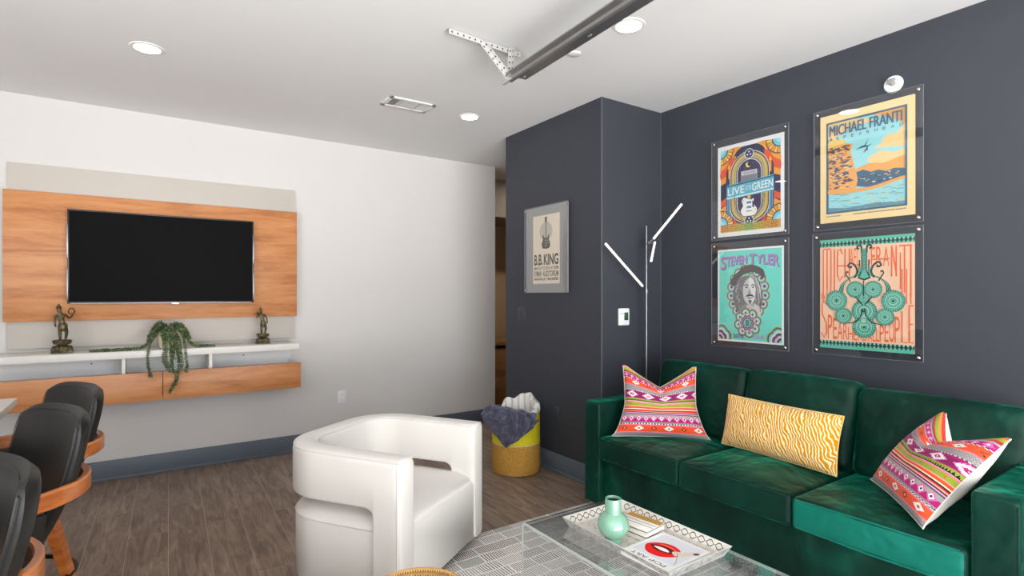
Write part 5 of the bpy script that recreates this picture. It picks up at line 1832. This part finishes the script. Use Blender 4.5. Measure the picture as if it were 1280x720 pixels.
A.line([(34, 48), (28, 52), (22, 62), (12, 78), (8, 88)], .9, (120, 110, 104))
A.text('THE ART OF SOMETHING', 30, 93.4, 60, 95.0, (150, 150, 150)) if False else None
A.mb.build('cover', None, mg, recalc=False, smooth=False)
# ------------------------------------------------------------------ rattan side table (its rim shows at the bottom edge)
st = empty('side_table', (0.705, 1.552, 0.0), 'round rattan side table with a glossy black top in front of the white chair', 'side table')
def rattan_mat():
    m, nt, b = new_mat('rattan_weave')
    tc = N(nt, 'ShaderNodeTexCoord'); sp_ = N(nt, 'ShaderNodeSeparateXYZ'); nt.links.new(tc.outputs['Object'], sp_.inputs[0])
    ang = math_node(nt, 'ARCTAN2', sp_.outputs[1], sp_.outputs[0])
    a = math_node(nt, 'SINE', math_node(nt, 'MULTIPLY', ang, 110)); 
    z_ = math_node(nt, 'SINE', math_node(nt, 'MULTIPLY', sp_.outputs[2], 420))
    f = math_node(nt, 'MULTIPLY_ADD', math_node(nt, 'MULTIPLY', a, z_), .3, math_node(nt, 'MULTIPLY_ADD', a, .2, .5))
    nt.links.new(ramp(nt, f, [(0.1, rgb(132, 88, 40)), (0.5, rgb(196, 148, 86)), (0.9, rgb(222, 180, 118))]), b.inputs['Base Color'])
    b.inputs['Roughness'].default_value = .6; bump(nt, b, f, .6, .004)
    return m
rat = rattan_mat()
mb = MB(); mb.lathe([(.118, .0), (.122, .004), (.128, .2), (.142, .40), (.145, .425)], 64, cap0=False, cap1=False); mb.build('drum', rat, st)
mb = MB(); mb.tube([(.152 * cos(a), .152 * sin(a), .452) for a in [2 * pi * k / 72 for k in range(72)]], .0085, 10, closed=True)
mb.lathe([(.145, .42), (.1515, .43), (.1515, .452), (.146, .452), (.1445, .43)], 64, cap0=False, cap1=False); mb.build('rim', rat, st)
mb = MB(); mb.lathe([(.001, .428), (.14, .428), (.146, .436)], 64, cap0=False, cap1=False); mb.build('black_top', plain('gloss_black', rgb(16, 16, 18), .06, spec=.7), st)

# ------------------------------------------------------------------ woven basket with liner and a fur throw
bk = empty('woven_basket', (2.440, 3.530, 0.0), 'tall round yellow and ochre woven basket with white liner by the charcoal wall', 'basket')
def basket_mat():
    m, nt, b = new_mat('seagrass_two_tone')
    tc = N(nt, 'ShaderNodeTexCoord'); sp_ = N(nt, 'ShaderNodeSeparateXYZ'); nt.links.new(tc.outputs['Object'], sp_.inputs[0])
    z_ = sp_.outputs[2]
    ang = math_node(nt, 'ARCTAN2', sp_.outputs[1], sp_.outputs[0])
    nz = noise_tex(nt, tc.outputs['Object'], 85, 3)
    wv = math_node(nt, 'MULTIPLY', math_node(nt, 'SINE', math_node(nt, 'MULTIPLY', z_, 560)), math_node(nt, 'SINE', math_node(nt, 'MULTIPLY', ang, 70)))
    lowc = mix_node(nt, nz, rgb(140, 92, 22), rgb(222, 174, 88)); topc = mix_node(nt, nz, rgb(190, 174, 6), rgb(240, 228, 50))
    c = mix_node(nt, math_node(nt, 'GREATER_THAN', z_, .232), lowc, topc)
    band = math_node(nt, 'LESS_THAN', math_node(nt, 'ABSOLUTE', math_node(nt, 'SUBTRACT', z_, .232)), .006)
    c = mix_node(nt, band, c, rgb(214, 190, 130))
    nt.links.new(c, b.inputs['Base Color']); b.inputs['Roughness'].default_value = .8; b.inputs['Specular IOR Level'].default_value = .2
    bump(nt, b, math_node(nt, 'ADD', wv, nz), .4, .004)
    return m
mb = MB()
nA = 48
rows = []
for k in range(nA):
    a = 2 * pi * k / nA
    tilt = .04 * cos(a - radians(-40))          # rim stands higher on the wall side
    pr = [(.162, 0), (.182, .006), (.188, .03), (.189, .12), (.187, .23), (.186, .34), (.182 + .004 * cos(a * 2), .445 + tilt), (.176, .448 + tilt), (.178, .34), (.18, .1), (.0, .02)]
    rows.append([(r * cos(a), r * sin(a), z_) for r, z_ in pr])
mb.grid(rows, closed_u=True)
bmesh.ops.remove_doubles(mb.bm, verts=mb.bm.verts, dist=1e-5)
mb.build('woven_body', basket_mat(), bk)
def liner_mat():
    m, nt, b = new_mat('liner_cotton')
    tc = N(nt, 'ShaderNodeTexCoord'); sp_ = N(nt, 'ShaderNodeSeparateXYZ'); nt.links.new(tc.outputs['Object'], sp_.inputs[0])
    ang = math_node(nt, 'ARCTAN2', sp_.outputs[1], sp_.outputs[0])
    s_ = math_node(nt, 'FRACT', math_node(nt, 'MULTIPLY', ang, 2.6))
    c = mix_node(nt, math_node(nt, 'LESS_THAN', s_, .3), rgb(228, 225, 218), rgb(188, 188, 188))
    nt.links.new(c, b.inputs['Base Color']); b.inputs['Roughness'].default_value = .9
    return m
mb = MB()
rows = []
for k in range(nA):
    a = 2 * pi * k / nA
    hi = max(0, cos(a - radians(20)))
    wob = .012 * sin(a * 5) + .008 * sin(a * 9 + 1)
    ztop = .47 + .105 * hi ** .8 + wob
    tl = .04 * cos(a - radians(-40))
    rows.append([(.1875 * cos(a), .1875 * sin(a), .425 + tl), (.190 * cos(a), .190 * sin(a), .445 + tl), (.183 * cos(a), .183 * sin(a), .47 + .5 * (ztop - .47) + tl * .6), ((.158 + wob) * cos(a), (.158 + wob) * sin(a), ztop - .01), ((.142 + wob) * cos(a), (.142 + wob) * sin(a), ztop), ((.130 + wob) * cos(a), (.130 + wob) * sin(a), ztop - .02), (.15 * cos(a), .15 * sin(a), .40), (.16 * cos(a), .16 * sin(a), .30)])
mb.grid(rows, closed_u=True); mb.build('liner', liner_mat(), bk, angle=180)

def fur_mat():
    m, nt, b = new_mat('grey_fur')
    v = objcoord(nt)
    f = noise_tex(nt, v, 24, 4, .65, .8); g = noise_tex(nt, v, 300, 3)
    nt.links.new(ramp(nt, f, [(0.3, rgb(40, 40, 54)), (0.5, rgb(62, 62, 80)), (0.75, rgb(110, 110, 130))]), b.inputs['Base Color'])
    b.inputs['Roughness'].default_value = .9; b.inputs['Sheen Weight'].default_value = .6; b.inputs['Sheen Tint'].default_value = rgb(190, 190, 220)
    bump(nt, b, math_node(nt, 'ADD', f, math_node(nt, 'MULTIPLY', g, .35)), .9, .012)
    return m
# throw: a thick cloth that comes out of the basket, rolls over the rim and hangs in a point
bc = Vector((2.440, 3.530, 0))
va0 = atan2(-.827, -.562)     # direction from the basket to the camera
def throw_pt(u, t, off):
    """u in [-1, 1] across the front, t from 0 (inside the basket) to 1 (hem)"""
    a = va0 - .12 + u * .95
    hem = (.225 + .18 * (u + .25) / 1.25) if u > -.25 else (.225 + .13 * (-.25 - u) / .75)      # lowest left of the middle
    rim = .475 + .03 * (1 - (u + .5) ** 2) 
    if t < .25:
        q = t / .25
        r = .08 + .085 * q; z_ = .43 + (rim + .012 - .43) * sin(q * pi / 2)
    elif t < .45:
        q = (t - .25) / .2
        r = .165 + .05 * sin(q * pi / 2); z_ = rim + .012 + .02 * sin(q * pi) - .02 * q
    else:
        q = (t - .45) / .55
        r = .215 + .012 * sin(q * pi); z_ = rim - .008 + (hem - rim + .008) * q
    lump = .085 * math.exp(-((u + .85) / .34) ** 2) * math.exp(-((t - .55) / .30) ** 2)   # bunched fold on the left
    n1 = noise.noise(Vector((u * 3.1, t * 3.3, 1.7))) * .042 + noise.noise(Vector((u * 7, t * 5.5, 5.1))) * .024 + noise.noise(Vector((u * 24, t * 22, 9))) * .005
    rr_ = r + off + lump + n1 * min(1, t * 3)
    z_ += n1 * .5 + lump * .25
    rr_ = max(rr_, (.199 if off > 0 else .197) if (t > .47 and z_ < .47) else 0)
    return bc + Vector((cos(a) * rr_, sin(a) * rr_, z_))
mb = MB()
nu, nv = 60, 50
mb.grid([[throw_pt(-1 + 2 * i / nu, j / nv, .020 * (1 - (abs(-1 + 2 * i / nu)) ** 6) * (1 - (j / nv) ** 10)) for j in range(nv + 1)] for i in range(nu + 1)])
mb.grid([[throw_pt(-1 + 2 * i / nu, j / nv, -.004) for j in range(nv + 1)] for i in range(nu + 1)], flip=True)
bmesh.ops.remove_doubles(mb.bm, verts=mb.bm.verts, dist=.0006)
tag(mb.build('fur_throw', fur_mat(), angle=180), 'dark grey fur throw draped over the rim of the yellow basket', 'throw blanket')

# ------------------------------------------------------------------ counter and stools
ctop = plain('counter_white_quartz', rgb(228, 227, 224), .3, noisy=.02, nscale=40)
cn = empty('counter', (-1.1, 1.6, 0.0), 'white topped counter at the left edge, in front of the black bar stools', 'counter')
mb = MB(); mb.box(-1.75, -.435, .2, 3.19, .890, .920, .003); mb.build('countertop', ctop, cn, world=True)
mb = MB(); mb.box(-1.70, -.95, .25, 3.05, .09, .889, .002); mb.box(-1.66, -.99, .3, 3.0, 0, .09); mb.build('counter_body', plain('counter_body_grey', rgb(120, 122, 126), .5), cn, world=True)
vinyl_m, vnt, vb = new_mat('black_vinyl')
vv = objcoord(vnt)
vnt.links.new(mix_node(vnt, noise_tex(vnt, vv, 5, 2), rgb(20, 19, 18), rgb(27, 26, 24)), vb.inputs['Base Color'])
vb.inputs['Roughness'].default_value = .42; vb.inputs['Specular IOR Level'].default_value = .5
bump(vnt, vb, noise_tex(vnt, vv, 350, 2), .08, .002)
bw = wood('bentwood_walnut', rgb(138, 70, 26), rgb(178, 100, 46), rgb(204, 128, 66), (3, 3, 16), .3, .3)
blackm = plain('stool_black_steel', rgb(26, 26, 27), .4, .4)

def make_stool(loc, rz, label):
    """local +x = the way the sitter faces"""
    e = empty('bar_stool', loc, label, 'bar stool', 'black bar stools along the white counter', rz)
    # seat pad
    mb = MB(); cushion(mb, -.11, .25, -.19, .19, .585, .675, .04, crown=(.01, .01, .018), n=8); mb.build('seat', vinyl_m, e)
    # shell-like back rest: rounded panel, reclined, gently wrapped
    mb = MB()
    nu, nv = 26, 26
    def bp(u, v, s):
        # u across -1..1, v up 0..1
        wid = .162 + .040 * min(1, v * 1.8)
        ztop = .445
        y = u * wid
        zz = v * ztop
        k_ = max(0, (v - .70) / .30)
        y *= (1 - .07 * k_ ** 3.0)
        zz -= .030 * (abs(u) ** 6) * k_ ** 1.4
        k2 = max(0, (.30 - v) / .30)
        y *= (1 - .10 * k2 ** 2)
        zz += .03 * (abs(u) ** 3) * k2
        th = .025 * (max(0, 1 - abs(u) ** 14) ** .5) * (max(0, 1 - abs(2 * v - 1) ** 10) ** .5)
        x = -.112 - zz * .34 + .045 * u * u - .02 * sin(pi * v) 
        return Vector((x + s * th, y, .560 + zz))
    for s in (1, -1):
        mb.grid([[bp(-1 + 2 * i / nu, j / nv, s) for j in range(nv + 1)] for i in range(nu + 1)], flip=(s > 0))
    bmesh.ops.remove_doubles(mb.bm, verts=mb.bm.verts, dist=1e-5)
    # welt seam along the front face edge
    def rim(t):
        # t 0..1 round from lower left up over to lower right
        if t < .4: return (-.965, .06 + .88 * t / .4)
        if t < .6: return (-.965 + 1.93 * (t - .4) / .2, .965)
        return (.965, .94 - .88 * (t - .6) / .4)
    mb.tube([bp(*rim(k / 40), 1.02) for k in range(41)], .0016, 6)
    mb.build('backrest', vinyl_m, e)
    # bentwood band: U open to the front, passing behind the back
    mb = MB()
    R0 = .232; xf = -.062; cx = -.060
    P = []
    for k in range(9): P.append((xf + (cx - xf) * k / 9, -R0 - .0))
    for k in range(25):
        a = -pi / 2 - pi * k / 24
        P.append((cx + R0 * .98 * cos(a), R0 * sin(a)))
    for k in range(1, 10): P.append((cx + (xf - cx) * k / 9, R0))
    rows = []
    for i, (x, y) in enumerate(P):
        d = Vector((P[min(i + 1, len(P) - 1)][0] - P[max(i - 1, 0)][0], P[min(i + 1, len(P) - 1)][1] - P[max(i - 1, 0)][1], 0)).normalized()
        n_ = Vector((d.y, -d.x, 0))
        zc = .768 + .012 * (1 - abs(2 * i / (len(P) - 1) - 1))
        c = Vector((x, y, zc))
        hh, tt = .026, .011
        r_ = .005
        ring_ = []
        for (a, b_) in ((tt, -hh + r_), (tt, hh - r_), (tt - r_, hh), (-tt + r_, hh), (-tt, hh - r_), (-tt, -hh + r_), (-tt + r_, -hh), (tt - r_, -hh)):
            ring_.append(c + n_ * a + Vector((0, 0, b_)))
        rows.append(ring_)
    mb.sweep(rows); mb.build('bentwood_arm', bw, e)
    # vinyl arm supports between seat side and band
    for s in (-1, 1):
        mb = MB(); 
        pts = [(-.10, s * .205, .60), (.0, s * .205, .60), (-.045, s * .236, .748), (-.10, s * .236, .748)]
        t = bmesh.new()
        vv_ = []
        for o in (-.012, .012):
            vv_.append([t.verts.new((p[0], p[1] + o, p[2])) for p in pts])
        t.faces.new(vv_[0]); t.faces.new(vv_[1][::-1])
        for i in range(4): t.faces.new([vv_[0][i], vv_[1][i], vv_[1][(i + 1) % 4], vv_[0][(i + 1) % 4]])
        bmesh.ops.bevel(t, geom=list(t.edges), offset=.006, segments=2, affect='EDGES')
        mb.merge(t); mb.build('arm_support', vinyl_m, e)
    mb = MB(); mb.lathe([(.09, .555), (.10, .56), (.10, .585), (.05, .588)], 24); mb.build('swivel_plate', blackm, e)
    for ax, ay in ((1, 1), (1, -1), (-1, 1), (-1, -1)):
        mb = MB()
        p0, p1 = Vector((ax * .085, ay * .085, .575)), Vector((ax * .19, ay * .19, .0))
        rows = []
        for t_ in (0, .35, 1):
            c = p0.lerp(p1, t_); hw = .026 - .009 * t_
            dd = Vector((ax, ay, 0)).normalized(); qq = Vector((-dd.y, dd.x, 0))
            rows.append([c + dd * hw * .7 + qq * hw, c - dd * hw * .7 + qq * hw, c - dd * hw * .7 - qq * hw, c + dd * hw * .7 - qq * hw])
        mb.sweep(rows); mb.build('leg', bw, e, angle=30)
    mb = MB(); mb.tube([(.200 * cos(a), .200 * sin(a), .300) for a in [2 * pi * k / 40 for k in range(40)]], .0095, 10, closed=True); mb.build('footrest_ring', blackm, e)
    return e
RZ = radians(208)
s0 = make_stool((-.417, 2.210, 0), RZ, 'middle black bar stool of the three at the counter')
labels = ['black bar stool nearest the camera at the counter, cut by the left and bottom edges', 'black bar stool at the far end of the counter, nearest the drawer box']
for (x, y, rz), lab in zip([(-.462, 1.545, RZ), (-.405, 2.75, RZ)], labels):
    c = copy_tree(s0); c.location = (x, y, 0); c.rotation_euler = (0, 0, rz); c['label'] = lab
